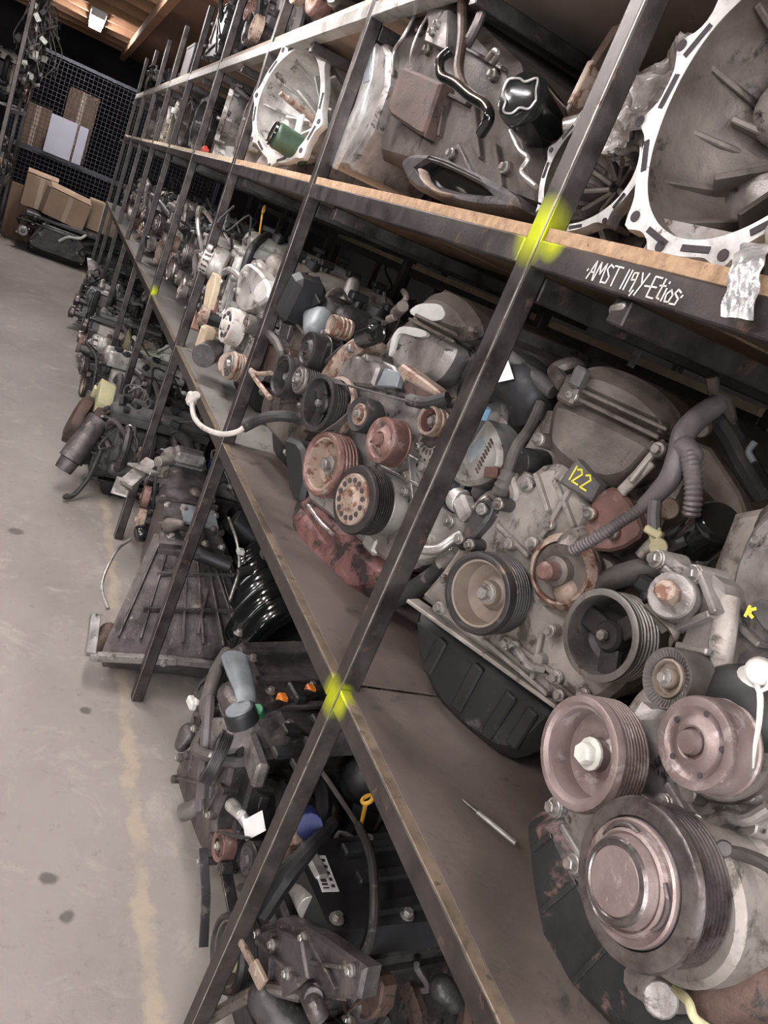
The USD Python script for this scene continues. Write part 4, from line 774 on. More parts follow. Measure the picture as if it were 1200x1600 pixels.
zt_ = MB().tube(fpath(f1, [(1182, 1062, -.10), (1188, 1090, -.10), (1186, 1130, -.10), (1180, 1165, -.10), (1177, 1200, -.09)]), [.0035, .004, .0035, .0025, .001], 6, flat=.35)
zt_.tube(fpath(f1, [(1180, 1064, -.1), (1184, 1078, -.1), (1196, 1076, -.1), (1202, 1062, -.1)]), .0016, 6)
z_ = obj('cable_tie', zt_, 'white_plastic', e1, 'white plastic cable tie')
obj('tie_button', MB().cyl(f1.at(1187, 1048, -.085), f1.at(1185, 1050, -.105), .011, .010, n=18).lathe([(.016, 0), (.012, .004), (0, .005)], f1.at(1186, 1058, -.09), (0, -.4, .9), 16), 'bare_patch', z_)
obj('thermostat_cover', MB().blob([(*f1.at(1150, 1100, -.03), .035), (*f1.at(1195, 1110, -.03), .035)], 2), 'pan_black', e1)
tri(e1, 'red_flange', f1, [(1185, 1100), (1230, 1060), (1260, 1120), (1215, 1150)], -.05, -.02, 'rust_red', .004, 1)
obj('lower_hose_neck', MB().blob([(*f1.at(1130, 1545, -.01), .03), (*f1.at(1190, 1540, .0), .03)], 2), 'rust_brown', e1)

# ---- E3: the third engine, behind the near post ----
f3 = Fr((.685, 1.36, .884), 13)
e3 = thing('car_engine', 'engine behind the near post with white-patched covers, rusty pulleys and dark red oil pan', 'engine', f3.loc, f3.rz)
pm = MB().prism(f3.xz([(452, 775), (478, 765), (520, 800), (590, 870), (625, 895), (600, 920), (560, 938), (520, 930), (470, 895), (446, 830)], .0), .0, .36, .028)
pm.blob([(*f3.at(478, 810, .02), .03), (*f3.at(500, 880, .02), .035), (*f3.at(560, 905, .03), .03)], 2)
obj('oil_pan', pm, 'pan_red', e3, 'dark red rusted oil pan')
tri(e3, 'engine_block', f3, [(480, 770), (500, 690), (560, 600), (610, 520), (690, 450), (780, 500), (790, 640), (770, 790), (690, 890), (620, 895)], .05, .42, 'cast_alloy', .01)
tri(e3, 'timing_cover', f3, [(470, 775), (490, 700), (540, 650), (560, 590), (575, 555), (620, 575), (650, 600), (700, 640), (705, 720), (700, 800), (690, 850), (640, 895), (600, 880), (530, 820)], -.006, .055, 'cast_alloy', .010, 1, ribs=[((600, 730), (660, 760)), ((620, 700), (690, 740)), ((580, 600), (640, 620)), ((640, 690), (650, 790))], boss=[(545, 600), (640, 745), (690, 790), (620, 880), (515, 700), (660, 700)])
tri(e3, 'head_cover', f3, [(603, 560), (606, 525), (625, 505), (640, 500), (708, 535), (700, 560), (680, 590), (650, 600), (615, 580)], -.012, .34, 'cast_alloy', .016, 2)
tri(e3, 'valve_cover', f3, [(636, 496), (642, 478), (662, 455), (690, 450), (720, 468), (742, 500), (745, 520), (712, 532)], -.016, .36, 'cast_brown', .02, 2, ribs=[((640, 498), (710, 534)), ((650, 492), (716, 524))], rw=.006, rh=.004)
for pp in ([(606, 560), (612, 525), (626, 508), (664, 515), (668, 524), (655, 528), (622, 518), (616, 545)], [(640, 484), (655, 474), (688, 474), (696, 490), (690, 500), (672, 502), (642, 492)]):
    obj('bare_patch', MB().prism(chaikin(f3.xz(pp, -.018), 2), -.0185, -.010, .0004), 'bare_patch', e3, 'pale bare metal patch')
crank_pulley(e3, *face(f3, 500, 724, -.08, 52, .05), .05, m='rust_red', hub='rust_tan', label='rust-red crank pulley with a pale dish', br=.2, ng=4)
clutch(e3, *face(f3, 549, 780, -.095, 53, .055), .055, m='pulley_black', plate='rust_tan', holes=14, label='black-rimmed compressor clutch with a ring of holes')
obj('compressor', MB().cyl(face(f3, 549, 780, -.095, 53, .2)[0], face(f3, 549, 780, -.095, 53, .056)[0], .062, .06, n=30).box(f3.at(600, 850, .03), (.05, .08, .04), .01), 'cast_bright', e3)
dome_pulley(e3, *face(f3, 593, 687, -.085, 38, .04), .04, m='rust_red', label='smooth dark red water pump pulley')
idler(e3, *face(f3, 559, 647, -.08, 28, .04), .04, m='rubber', hub='rust_tan')
ps = spoke_pulley(e3, *face(f3, 494, 629, -.09, 44, .04), .04, m='pulley_black', spokes=3, a0=.4, label='black three-spoked pulley with the belt on it', web=.55, ng=5)
obj('outer_guard', MB().lathe([(.058, -.03), (.064, -.028), (.066, -.018), (.058, -.015)], face(f3, 494, 629, -.09, 44, .03)[0], UP, 36), 'rust_tan', ps)
crank_pulley(e3, *face(f3, 667, 656, -.055, 24, .035), .035, m='rust_tan', hub='rust_red', name='alternator_pulley', br=.3, ng=2, label='small rusty deep-dished pulley')
bt = MB()
def strip(pts, w=.018): 
    for a, b in zip(pts[:-1], pts[1:]): bt.bar(a, b, w, .004, up=unit(np.cross(b - a, (0, 1, 0))), bev=.001)
bt = MB(); strip(fpath(f3, [(518, 597, -.07), (560, 606, -.065), (620, 623, -.055), (664, 632, -.05)]))
obj('drive_belt', bt, 'rubber_dusty', e3); bt = MB(); strip(fpath(f3, [(505, 678, -.07), (530, 662, -.068), (556, 640, -.062)]))
obj('drive_belt', bt, 'rubber_dusty', e3)
for k, q in enumerate(((505, 618), (530, 690))): pass
tri(e3, 'intake_elbow', f3, [(492, 590), (510, 560), (535, 532), (558, 520), (572, 530), (560, 545), (530, 568), (512, 595)], -.03, .03, 'rust_tan', .012, 2, label='pale tan cast arm')
tri(e3, 'thermostat_case', f3, [(520, 590), (545, 552), (575, 560), (592, 570), (585, 590), (580, 605), (560, 602), (530, 600)], -.03, .02, 'cast_alloy', .006, 1, boss=[(576, 560), (548, 545)], br=.008)
oil_filter(e3, f3.at(566, 530, -.02), f3.at(590, 520, -.04), .021, m='gloss_black', name='black_cap', label='glossy black round cap')
tri(e3, 'exhaust_flange', f3, [(618, 575), (628, 568), (672, 600), (690, 615), (670, 628), (640, 625), (630, 600)], -.045, -.01, 'rust_tan', .004, 0, label='tan rusty flange')
tri(e3, 'heat_shield', f3, [(632, 590), (668, 610), (684, 620), (668, 630), (642, 626), (630, 606)], -.05, -.044, 'rust_brown', .002)
tri(e3, 'cover_plate', f3, [(600, 575), (626, 580), (618, 605), (586, 604)], -.035, -.02, 'blue_grey', .003)
obj('sensor', MB().cyl(f3.at(618, 490, .0), f3.at(630, 478, -.03), .012).tube(fpath(f3, [(625, 478, -.02), (635, 465, -.02), (630, 455, 0)]), .006, 8).cyl(f3.at(606, 500, -.01), f3.at(618, 495, -.01), .008), 'cast_brown', e3)
hose(e3, fpath(f3, [(640, 625, -.05), (668, 630, -.05), (700, 622, -.04)]), .012, 'rubber', name='hose')
al = alternator(e3, f3.at(752, 712, .10), .062, .12, (-.15, -1, .1), 'cast_bright', label='pale alternator with red-brown vent slots', slots=18)
obj('maker_plate', MB().box(f3.at(743, 703, -.046), (.020, .004, .045), .001, trimesh.transformations.rotation_matrix(.4, (0, 1, 0))[:3, :3]), 'blue_grey', al)
tri(e3, 'alternator_cover', f3, [(712, 690), (735, 670), (752, 650), (768, 665), (782, 700), (780, 730), (755, 755), (720, 760), (700, 745)], -.045, .02, 'cast_bright', .008, 1, ribs=[], boss=[])
vs = MB()
for k in range(9):
    for (ax_, ay_), (bx_, by_) in (((727, 702), (742, 672)), ((745, 735), (768, 690))):
        p = f3.at(ax_ + (bx_ - ax_) * k / 8, ay_ + (by_ - ay_) * k / 8, -.046); vs.box(p, (.011, .003, .0035), .0008, trimesh.transformations.rotation_matrix(.5, (0, 1, 0))[:3, :3])
obj('vent_slot', vs, 'rust_brown', al, kind='stuff')
obj('vent_window', MB().box(f3.at(768, 738, -.046), (.03, .006, .018), .002, trimesh.transformations.rotation_matrix(-.4, (0, 1, 0))[:3, :3]), 'rust_red', al)
pc = MB().cyl(f3.at(722, 688, -.075), f3.at(748, 648, -.075), .0155, .0155, n=16)
pp = obj('capped_hose_end', pc, 'plastic_dusty', e3)
obj('blue_cap', MB().cyl(f3.at(746, 650, -.075), f3.at(755, 634, -.075), .018, .0165, n=10), 'blue_pale', pp, 'pale blue plastic cap')
obj('crimp_collar', MB().lathe([(.016, 0), (.0185, .004), (.017, .012), (.0185, .02), (.017, .03), (.0185, .036), (.016, .042), (.011, .046)], f3.at(721, 689, -.075), f3.at(706, 713, -.075) - f3.at(721, 689, -.075), 16), 'steel_tube', pp)
hose(e3, fpath(f3, [(707, 711, -.075), (695, 735, -.075), (686, 775, -.07), (672, 802, -.07), (652, 830, -.07), (645, 848, -.07), (660, 858, -.065), (685, 858, -.06), (705, 845, -.05), (722, 834, -.04)]), .0092, 'steel_tube', name='aluminium_pipe', n=12, label='bare aluminium pipe')
hose(e3, fpath(f3, [(740, 800, -.03), (752, 785, -.03), (765, 774, -.02), (778, 770, .0)]), .0075, 'steel_tube', name='aluminium_pipe', n=10)
obj('pipe_union', MB().box(f3.at(728, 795, -.04), (.045, .03, .03), .006, trimesh.transformations.rotation_matrix(.5, (0, 1, 0))[:3, :3]).cyl(f3.at(705, 775, -.03), f3.at(722, 785, -.03), .022), 'cast_bright', e3)
obj('solenoid', MB().cyl(f3.at(690, 765, .0), f3.at(716, 780, -.03), .026, .026, n=20).box(f3.at(724, 755, -.02), (.03, .03, .03), .006), 'plastic_black', e3)
tri(e3, 'compressor_front', f3, [(650, 810), (690, 775), (722, 790), (735, 810), (715, 850), (680, 880), (640, 885)], -.02, .05, 'cast_bright', .010, 2, boss=[(670, 845), (705, 815)])
hose(e3, fpath(f3, [(712, 868, -.02), (690, 890, -.03), (655, 915, -.03), (615, 938, -.02), (585, 950, .03)]), .0165, 'rubber', name='hose', n=12, label='thick black hose')
obj('hose_fitting', MB().cyl(f3.at(692, 884, -.03), f3.at(712, 862, -.03), .0175, .014).cyl(f3.at(710, 864, -.03), f3.at(728, 842, -.03), .010, .010), 'cast_bright', e3)
tri(e3, 'black_shield', f3, [(440, 680), (470, 690), (480, 740), (468, 790), (450, 775), (445, 730)], .0, .1, 'plastic_black', .01, 1)
hose(e3, fpath(f3, [(382, 668, -.10), (410, 654, -.10), (440, 650, -.08), (475, 655, -.03)]), .012, 'rubber', name='hose', n=10)
hose(e3, fpath(f3, [(300, 625, -.16), (303, 650, -.16), (318, 668, -.15), (345, 678, -.14), (370, 675, -.12), (385, 665, -.10)]), .0065, 'pulley_white', name='pale_pipe', n=10, label='pale pipe poking out over the shelf edge')
obj('pipe_connector', MB().box(f3.at(300, 622, -.16), (.024, .024, .03), .005).cyl(f3.at(296, 630, -.16), f3.at(308, 616, -.16), .010), 'pulley_white', e3)
hose(e3, fpath(f3, [(482, 790, -.01), (500, 815, -.02), (520, 835, -.02)]), .0045, 'steel_tube', name='dipstick')
rod = thing('metal_rod', 'thin pale metal rod lying on the shelf board in front of the black oil pan', 'rod', at_z(760, 1285, .884))
a, b = at_z(722, 1249, .888) - at_z(760, 1285, .884), at_z(806, 1318, .895) - at_z(760, 1285, .884)
obj('shaft', MB().tube([a + (b - a) * .3, b], .0035, 8), 'steel_tube', rod); obj('tip', MB().cyl(a, a + (b - a) * .3, .0018, .003), 'steel_dark', rod)

# small hardware
for fr_, t_, m_, pts in ((f1, e1, 'cast_alloy', ((1045, 1255), (1085, 1240), (1110, 1290), (1150, 1320), (1060, 1290), (1185, 1290))), (f2, e2, 'cast_dusty', ((808, 1010), (845, 1030), (868, 985), (812, 960), (880, 1085), (800, 850), (860, 820))), (f3, e3, 'cast_alloy', ((625, 720), (600, 760), (640, 770), (660, 730), (530, 690), (545, 610)))):
    for k, (px, py) in enumerate(pts):
        c = fr_.at(px, py, -.012); obj('boss', MB().cyl(c + [0, .02, 0], c - [0, .006 + .004 * (k % 3), 0], .010 + .003 * (k % 2), .009, n=12), m_, t_)
        if k % 2 == 0: obj('bolt', hexbolt(c - [0, .008 + .004 * (k % 3), 0], .006), 'steel_bolt', t_, smooth=25)
hose(e1, fpath(f1, [(1100, 1300, -.02), (1130, 1275, -.035), (1165, 1280, -.035), (1200, 1262, -.03)]), .006, 'cast_alloy', name='oil_gallery')
hose(e2, fpath(f2, [(800, 1012, -.015), (812, 1022, -.035), (826, 1040, -.03), (850, 1046, -.015)]), .007, 'cast_alloy', name='sensor_lead')
obj('sensor', MB().cyl(f2.at(796, 1008, -.0), f2.at(806, 1020, -.035), .008, .006), 'cast_dark', e2)
obj('black_sensor', MB().box(f2.at(1012, 915, -.05), (.03, .02, .022), .005).cyl(f2.at(1010, 925, -.05), f2.at(1016, 940, -.055), .009), 'plastic_black', e2)
obj('stay', MB().bar(f2.at(1015, 935, -.045), f2.at(1045, 985, -.05), .02, .004, up=(0, 1, 0)).bar(f2.at(1045, 985, -.05), f2.at(1055, 990, -.03), .02, .004, up=(0, 1, 0)), 'olive', e2)
hose(e2, fpath(f2, [(1075, 845, -.04), (1048, 858, -.04), (1030, 872, -.03)]), .010, 'tape_black', name='hose')
hose(e2, fpath(f2, [(1040, 840, -.02), (1075, 818, -.0), (1090, 800, .02)]), .008, 'rubber', name='hose')
obj('plug_block', MB().box(f2.at(905, 590, -.03), (.02, .02, .03), .004), 'plastic_dusty', e2)
hose(e2, fpath(f2, [(880, 575, .05), (876, 590, .0), (885, 603, -.02)]), .006, 'rubber', name='vent_hose')
obj('bracket_ear', MB().cyl(f2.at(1098, 668, .0), f2.at(1094, 672, -.02), .012, .010), 'cast_brown', e2)
hose(e2, fpath(f2, [(1180, 690, .0), (1170, 705, .0), (1178, 722, .0)]), .004, 'blue_grey', name='clip')
# ---------------------------------------------------------------- more engines on the middle shelf
f4 = Fr((.655, 1.93, .884), 8)
e4 = engine('dark oily engine behind the second post with big black pulley and tan dipstick tube', f4.loc, 8, 41, w=.44, h=.50, tone='cast_brown', tone2='cast_dark', dark='cast_dark', pulleys=False, busy=1.0)
crank_pulley(e4, *face(f4, 437, 586, -.07, 34, .05), .05, m='pulley_black', hub='cast_dark', n=36, label='big black belt pulley')
clutch(e4, *face(f4, 465, 592, -.06, 22, .05), .05, m='pulley_grey', plate='pulley_grey', n=32, holes=8, ng=5)
dome_pulley(e4, *face(f4, 478, 545, -.06, 29, .05), .05, m='pulley_black')
crank_pulley(e4, *face(f4, 517, 507, -.07, 17, .05), .05, m='rust_tan', hub='rust_tan', name='belt_pulley', ng=3, label='pale tan cup pulley')
tri(e4, 'front_plate', f4, [(395, 575), (402, 540), (430, 535), (452, 545), (448, 575), (425, 590)], -.04, .0, 'rust_brown', .006, 1, boss=[(408, 560), (418, 542)])
hose(e4, fpath(f4, [(392, 578, -.08), (402, 584, -.085), (424, 583, -.085)]), .006, 'rust_tan', name='dipstick_tube')
hose(e4, fpath(f4, [(392, 580, -.085), (405, 600, -.085), (422, 622, -.08)]), .007, 'rust_tan', name='dipstick_tube')
obj('canister', MB().box(f4.at(470, 470, -.03), (.07, .09, .13), .02, trimesh.transformations.rotation_matrix(.25, (0, 1, 0))[:3, :3]), 'plastic_black', e4)
obj('alloy_housing', MB().blob([(*f4.at(492, 515, -.02), .03), (*f4.at(500, 500, .0), .035), (*f4.at(485, 495, -.01), .02)], 1), 'blue_grey', e4)
f5 = Fr((.655, 2.58, .884), 6)
e5 = engine('pale grey engine with a white perforated wheel pulley and a lower rusty clutch pulley', f5.loc, 6, 52, w=.46, h=.52, tone='cast_bright', tone2='cast_alloy', dark='cast_dusty', pulleys=False, busy=1.1)
wp5 = dome_pulley(e5, *face(f5, 352, 507, -.08, 29, .05), .05, m='pulley_white', label='white wheel pulley with dark windows', holes=0)
c5, r5 = face(f5, 352, 507, -.08, 29, .05); hb = MB()
for k in range(7):
    aa = k * 2 * math.pi / 7; hb.box(c5 + [r5 * .62 * math.cos(aa), -.049, r5 * .62 * math.sin(aa)], (r5 * .30, .004, r5 * .22), .002, trimesh.transformations.rotation_matrix(-aa + math.pi / 2, (0, 1, 0))[:3, :3])
obj('window', hb, 'ink', wp5)
idler(e5, *face(f5, 384, 505, -.06, 15, .05), .05, hub='rust_tan', m='pulley_grey')
clutch(e5, *face(f5, 357, 570, -.08, 22, .055), .055, m='rust_tan', plate='pulley_grey', n=32, holes=8, ng=4)
obj('compressor', MB().cyl(f5.at(372, 572, .06), f5.at(362, 571, -.03), .05, .045, n=24), 'rust_tan', e5)
obj('motor_can', MB().cyl(f5.at(318, 556, -.09), f5.at(335, 546, -.02), .04, .04, n=20), 'cast_dark', e5)
tri(e5, 'front_casting', f5, [(365, 470), (372, 425), (385, 408), (402, 420), (414, 435), (412, 460), (395, 480), (375, 485)], -.05, -.0, 'cast_bright', .008, 1, boss=[(384, 430), (372, 455)])
tri(e5, 'valve_cover_front', f5, [(392, 468), (398, 445), (412, 432), (420, 448), (416, 468), (402, 478)], -.06, -.0, 'bare_patch', .008, 2)
tri(e5, 'tan_lever', f5, [(317, 478), (322, 445), (332, 425), (337, 430), (334, 450), (325, 482)], -.12, -.10, 'tan_plastic', .003)
obj('tan_block', MB().box(f5.at(322, 530, -.06), (.06, .05, .09), .012), 'tan_plastic', e5)
blk = thing('foam_block', 'salmon pink foam block standing on the shelf beside the third post', 'block', at_z(303, 512, .884))
obj('block', MB().box((.0, 0, .06), (.05, .11, .12), .006), 'pink_foam', blk); obj('groove', MB().box((-.026, 0, .09), (.003, .11, .006), .001), 'rust_brown', blk)

MID = [(3.16, 61, 'cast_bright', 'cast_alloy', 'plastic_black', .54, 1.6, 'valve', 'pale engine with finned alternator and orange dipstick loop behind the third and fourth posts'),
       (3.72, 62, 'cast_alloy', 'cast_bright', 'cast_dark', .50, 1.7, 'head', 'grey engine with exposed cylinder head and tangle of pipes in the fourth bay'),
       (4.30, 63, 'cast_dark', 'cast_bright', 'cast_dark', .46, 1.6, 'valve', 'black engine with pale castings on the shelf just beyond the fourth post'),
       (4.88, 64, 'cast_dusty', 'cast_alloy', 'cast_dark', .50, 1.5, 'valve', 'dusty grey engine on the shelf just before the fifth post with yellow-marked beam'),
       (5.48, 65, 'cast_dark', 'cast_dusty', 'cast_dark', .48, 1.5, 'head', 'dark engine with loose hoses on the shelf beyond the fifth post'),
       (6.10, 66, 'cast_bright', 'cast_dusty', 'cast_dark', .46, 1.4, 'valve', 'pale engine small in the distance on the shelf before the sixth post'),
       (6.75, 67, 'cast_dark', 'cast_alloy', 'cast_dark', .44, 1.3, 'valve', 'dark engine far along the middle shelf, third from its far end'),
       (7.40, 68, 'cast_alloy', 'cast_dusty', 'cast_dark', .44, 1.2, 'head', 'grey engine far along the middle shelf, second from its far end'),
       (8.10, 69, 'cast_dark', 'cast_bright', 'cast_dark', .42, 1.1, 'valve', 'last engine at the far end of the middle shelf, dark with pale bits')]
mids = []
for y, sd, t1, t2, dk, h, bz, tp, lab in MID:
    mids.append(engine(lab, (.66 + .02 * math.sin(sd * 3), y, .884), 4 + 9 * math.sin(sd), sd, w=.46, h=h, tone=t1, tone2=t2, dark=dk, busy=bz, top=tp, n=18))
m0 = mids[0]
fm = Fr((.66, 3.16, .884), 4)
alternator(m0, (-.02, -.02, .34), .068, .10, (-.2, -1, .1), 'cast_bright', label='pale finned alternator', slots=20)
obj('dipstick_loop', MB().lathe([(.014, -.004), (.020, -.002), (.020, .002), (.014, .004), (.014, -.004)], (-.06, .05, .60), (-.3, -1, 0), 14).cyl((-.06, .05, .585), (-.05, .08, .42), .004), 'yellow_loop', m0, 'orange dipstick loop')
# ---------------------------------------------------------------- engines on the floor under the shelf
g1 = Fr((.665, .97, 0), 6)
t1 = engine('nearest engine on the floor, black cover with a white barcode sticker', g1.loc, 6, 71, w=.44, h=.40, d=.55, tone='cast_dark', tone2='cast_dark', dark='cast_dark', pulleys=False, busy=1.0, top='head')
cover = MB().hull([(x, y, z) for x, y, z in ((-.10, .03, .425), (.10, .03, .425), (-.13, .02, .38), (.12, .02, .38), (-.12, .5, .43), (.12, .5, .43), (-.14, .5, .38), (.14, .5, .38))])
for k in range(3): cover.bar((-.07 + .07 * k, .13, .428), (-.07 + .07 * k, .5, .434), .028, .018, bev=.006)
cv = obj('engine_cover', cover, 'plastic_black', t1)
P = g1.at(620, 1352, .22); st = MB().box((0, 0, 0), (.036, .085, .0012), .0004); bc = MB()
for k in range(9): bc.box((-.007, -.034 + .0085 * k, .0009), (.012, .003 + .002 * (k % 3), .0006), .0001)
for k in range(5): bc.box((.009, -.030 + .015 * k, .0009), (.007, .007, .0006), .0001)
RT = trimesh.transformations.translation_matrix((-.02, .066, .4275)) @ trimesh.transformations.euler_matrix(0, .0, 1.50)
sk = obj('sticker', st.moved(RT), 'white_paper', cv, 'white barcode sticker'); obj('barcode', bc.moved(RT), 'ink', sk)
for x, y in ((-.08, .05), (.08, .05), (-.09, .2), (.09, .2)): obj('bolt', hexbolt((x, y, .427), .010, (0, 0, 1)), 'steel_bolt', t1)
tri(t1, 'front_case', g1, [(398, 1450), (440, 1432), (500, 1462), (570, 1512), (560, 1562), (420, 1558), (392, 1495)], -.012, .02, 'cast_sooty', .006, 0, ribs=[((445, 1445), (460, 1545)), ((490, 1470), (530, 1545)), ((405, 1490), (540, 1510))], boss=[(408, 1460), (480, 1465), (555, 1515), (500, 1545)])
idler(t1, *face(g1, 340, 1322, -.05, 24, .03), .03, m='rust_red', hub='rust_brown', label='small rusty idler at the end of the belt')
crank_pulley(t1, *face(g1, 350, 1490, -.06, 58, .05), .05, m='pulley_black', hub='pulley_grey', bolt='pale_yellow', br=.34, label='large pulley with a brassy centre')
clutch(t1, *face(g1, 385, 1345, -.04, 28, .03), .03, m='pulley_black', plate='cast_dark', holes=5)
bt = MB()
def strip1(pts):
    for a, b in zip(pts[:-1], pts[1:]): bt.bar(a, b, .02, .004, up=unit(np.cross(b - a, (0, 1, 0))), bev=.001)
strip1(fpath(g1, [(318, 1325, -.045), (322, 1400, -.045), (318, 1480, -.05)])); obj('drive_belt', bt, 'rubber', t1); bt = MB(); strip1(fpath(g1, [(345, 1300, -.045), (385, 1310, -.04)]))
obj('drive_belt', bt, 'rubber', t1)
obj('alloy_bracket', MB().bar(g1.at(445, 1275, .05), g1.at(500, 1385, .06), .05, .03, up=(0, 1, 0), bev=.006).bar(g1.at(470, 1265, .06), g1.at(455, 1340, .05), .03, .03, up=(0, 1, 0)).cyl(g1.at(470, 1380, .05), g1.at(485, 1420, .03), .028, .024), 'cast_bright', t1)
obj('alloy_pipe', MB().cyl(g1.at(455, 1300, .0), g1.at(425, 1352, .0), .028, .03), 'rust_tan', t1)
obj('blue_plug', MB().cyl(g1.at(478, 1276, .04), g1.at(484, 1292, .02), .024, .026), 'blue_deep', t1, 'deep blue round plug')
obj('taped_loom', MB().tube(fpath(g1, [(520, 1285, .08), (480, 1330, -.0), (445, 1370, -.04), (410, 1425, -.06)]), [.012, .016, .022, .02], 10), 'tape_black', t1)
obj('lever', MB().bar(g1.at(362, 1445, -.09), g1.at(402, 1520, -.09), .014, .008, up=(0, 1, 0)).bar(g1.at(395, 1505, -.09), g1.at(412, 1540, -.08), .03, .01, up=(0, 1, 0)), 'rust_tan', t1, 'pale tan lever')
obj('fuel_rail_end', MB().cyl(g1.at(362, 1258, .02), g1.at(378, 1275, .0), .016, .012).cyl(g1.at(378, 1275, .0), g1.at(395, 1300, .02), .012, .012), 'machined', t1)
obj('tag_card', MB().box(g1.at(397, 1290, -.02), (.042, .002, .05), .0005, trimesh.transformations.euler_matrix(-.5, .35, 0)[:3, :3]), 'white_paper', t1, 'white card')
hose(t1, fpath(g1, [(560, 1290, .2), (580, 1340, .14), (585, 1420, .1), (575, 1480, .1), (545, 1510, .1)]), .009, 'rubber', n=10)
hose(t1, fpath(g1, [(330, 1590, -.06), (380, 1560, -.06), (420, 1545, -.04), (470, 1555, .0)]), .012, 'cast_brown', name='lower_pipe', n=10)
tri(t1, 'side_plate', g1, [(400, 1460), (430, 1450), (470, 1470), (480, 1530), (440, 1560), (405, 1530)], -.03, -.01, 'cast_sooty', .004, 0, boss=[(432, 1475), (455, 1520)], ribs=[((405, 1470), (470, 1530)), ((430, 1455), (425, 1545))])
tri(t1, 'rust_patch_case', g1, [(530, 1540), (560, 1510), (600, 1530), (590, 1590), (545, 1600)], .10, .13, 'rust_brown', .004, 1, ribs=[((540, 1590), (590, 1540))], boss=[(585, 1535), (550, 1590)])
obj('coolant_elbow', MB().tube(fpath(g1, [(480, 1550, .0), (490, 1570, -.03), (500, 1590, -.02)]), .017, 12).cyl(g1.at(488, 1545, .0), g1.at(490, 1560, -.03), .019, .017), 'cast_sooty', t1)
obj('dipstick_loop', MB().lathe([(.010, -.004), (.017, -.002), (.017, .002), (.010, .004), (.010, -.004)], (-.187, .24, .445), (-.3, -.6, .7), 14).cyl((-.187, .24, .435), (-.18, .26, .34), .005), 'yellow_loop', t1, 'yellow dipstick loop')

g2 = Fr((.645, 1.50, 0), 8)
t2 = engine('floor engine with round black oil cap and orange plugs beside the near post', g2.loc, 8, 72, w=.46, h=.42, d=.5, tone='cast_sooty', tone2='cast_sooty', dark='cast_dark', pulleys=False, busy=.8, top='head')
vc = MB().hull([(x * f, y, z) for x in (-.21, .19) for f, y, z in ((1, .04, .42), (1, .34, .43), (.9, .07, .475), (.92, .30, .495))])
for x in (-.12, 0, .1): vc.bar((x, .03, .495), (x, .32, .512), .02, .014, bev=.004)
v2 = obj('valve_cover', vc, 'cast_sooty', t2)
for x, y in ((-.19, .05), (-.08, .05), (.05, .05), (.17, .05), (-.18, .3), (.16, .3), (.03, .17)): obj('bolt', hexbolt((x, y, .497 + .05 * y), .009, (0, 0, 1)), 'steel_bolt', v2)
C = g2.atz(374, 1112, .515)
cap = obj('oil_cap', MB().lathe([(.03, -.03), (.036, -.028), (.036, .0), (.033, .006), (0, .006)], C, (-.3, -.5, .8), 28), 'plastic_black', t2, 'round black oil cap')
obj('cap_grip', MB().lathe([(.030, .004), (.028, .010), (0, .010)], C, (-.3, -.5, .8), 24), 'blue_grey', cap)
obj('alloy_lug', MB().prism(chaikin(g2.xz([(325, 1130), (345, 1120), (372, 1125), (366, 1180), (340, 1182)], -.01), 1), -.03, .1, .008).bar(g2.at(385, 1150, .04), g2.at(408, 1215, -.0), .06, .03, up=(0, 1, 0), bev=.008), 'cast_alloy', t2)
for (px, py), m_ in (((441, 1092), 'orange'), ((485, 1078), 'orange'), ((396, 1111), 'orange')): obj('orange_plug', MB().box(g2.atz(px, py, .51), (.026, .022, .022), .004), m_, t2)
obj('green_plug', MB().cyl(g2.atz(406, 1114, .505), g2.atz(402, 1108, .525), .015, .013), 'green_plastic', t2, 'green plug')
obj('coil_block', MB().box(g2.atz(463, 1083, .515), (.065, .03, .024), .005), 'plastic_black', t2)
obj('fuel_rail', MB().tube([g2.atz(385, 1120, .50), g2.atz(440, 1098, .505), g2.atz(520, 1070, .51)], .010, 10), 'cast_dark', t2)
for px, py in ((455, 1140), (500, 1125), (440, 1175), (490, 1160), (470, 1195)): obj('coil', MB().cyl(g2.atz(px, py, .47), g2.atz(px, py, .515), .017, .015, n=14).box(g2.atz(px, py, .52), (.03, .04, .016), .004), 'plastic_black', t2)
bh = MB().tube([g2.atz(368, 1030, .50), g2.atz(374, 1052, .52), g2.atz(382, 1078, .53), g2.atz(385, 1100, .52)], [.036, .032, .026, .022], 14, flat=.6)
obj('oil_neck', bh, 'blue_grey', t2, 'blue grey filler neck')
hose(t2, fpath(g2, [(355, 1020, .1), (340, 1045, .05), (328, 1080, .0), (322, 1110, .0), (335, 1140, .02)]), .019, 'rubber_dusty', n=12, label='thick grey hose')
hose(t2, fpath(g2, [(285, 1270, -.02), (305, 1262, .0), (325, 1240, .03), (322, 1200, .05)]), .022, 'rubber_dusty', n=12, name='elbow_hose')
spoke_pulley(t2, *face(g2, 328, 1180, -.06, 42, .03, (-.5, -.85, .1)), .03, (-.5, -.85, .1), m='cast_dark', spokes=4)
obj('throttle_body', MB().lathe([(.03, 0), (.045, .0), (.047, .03), (.042, .034), (.036, .03), (.034, .0)], g2.at(452, 1030, .3), (-.4, -.7, .5), 24), 'cast_dark', t2)
obj('white_clip', MB().box(g2.at(300, 1098, -.0), (.04, .02, .025), .006).box(g2.at(312, 1096, .0), (.02, .03, .015), .004), 'white_plastic', t2)
obj('air_box', MB().blob([(.20, .30, .36, .06), (.24, .42, .34, .07), (.18, .46, .30, .07)], 2), 'plastic_black', t2)

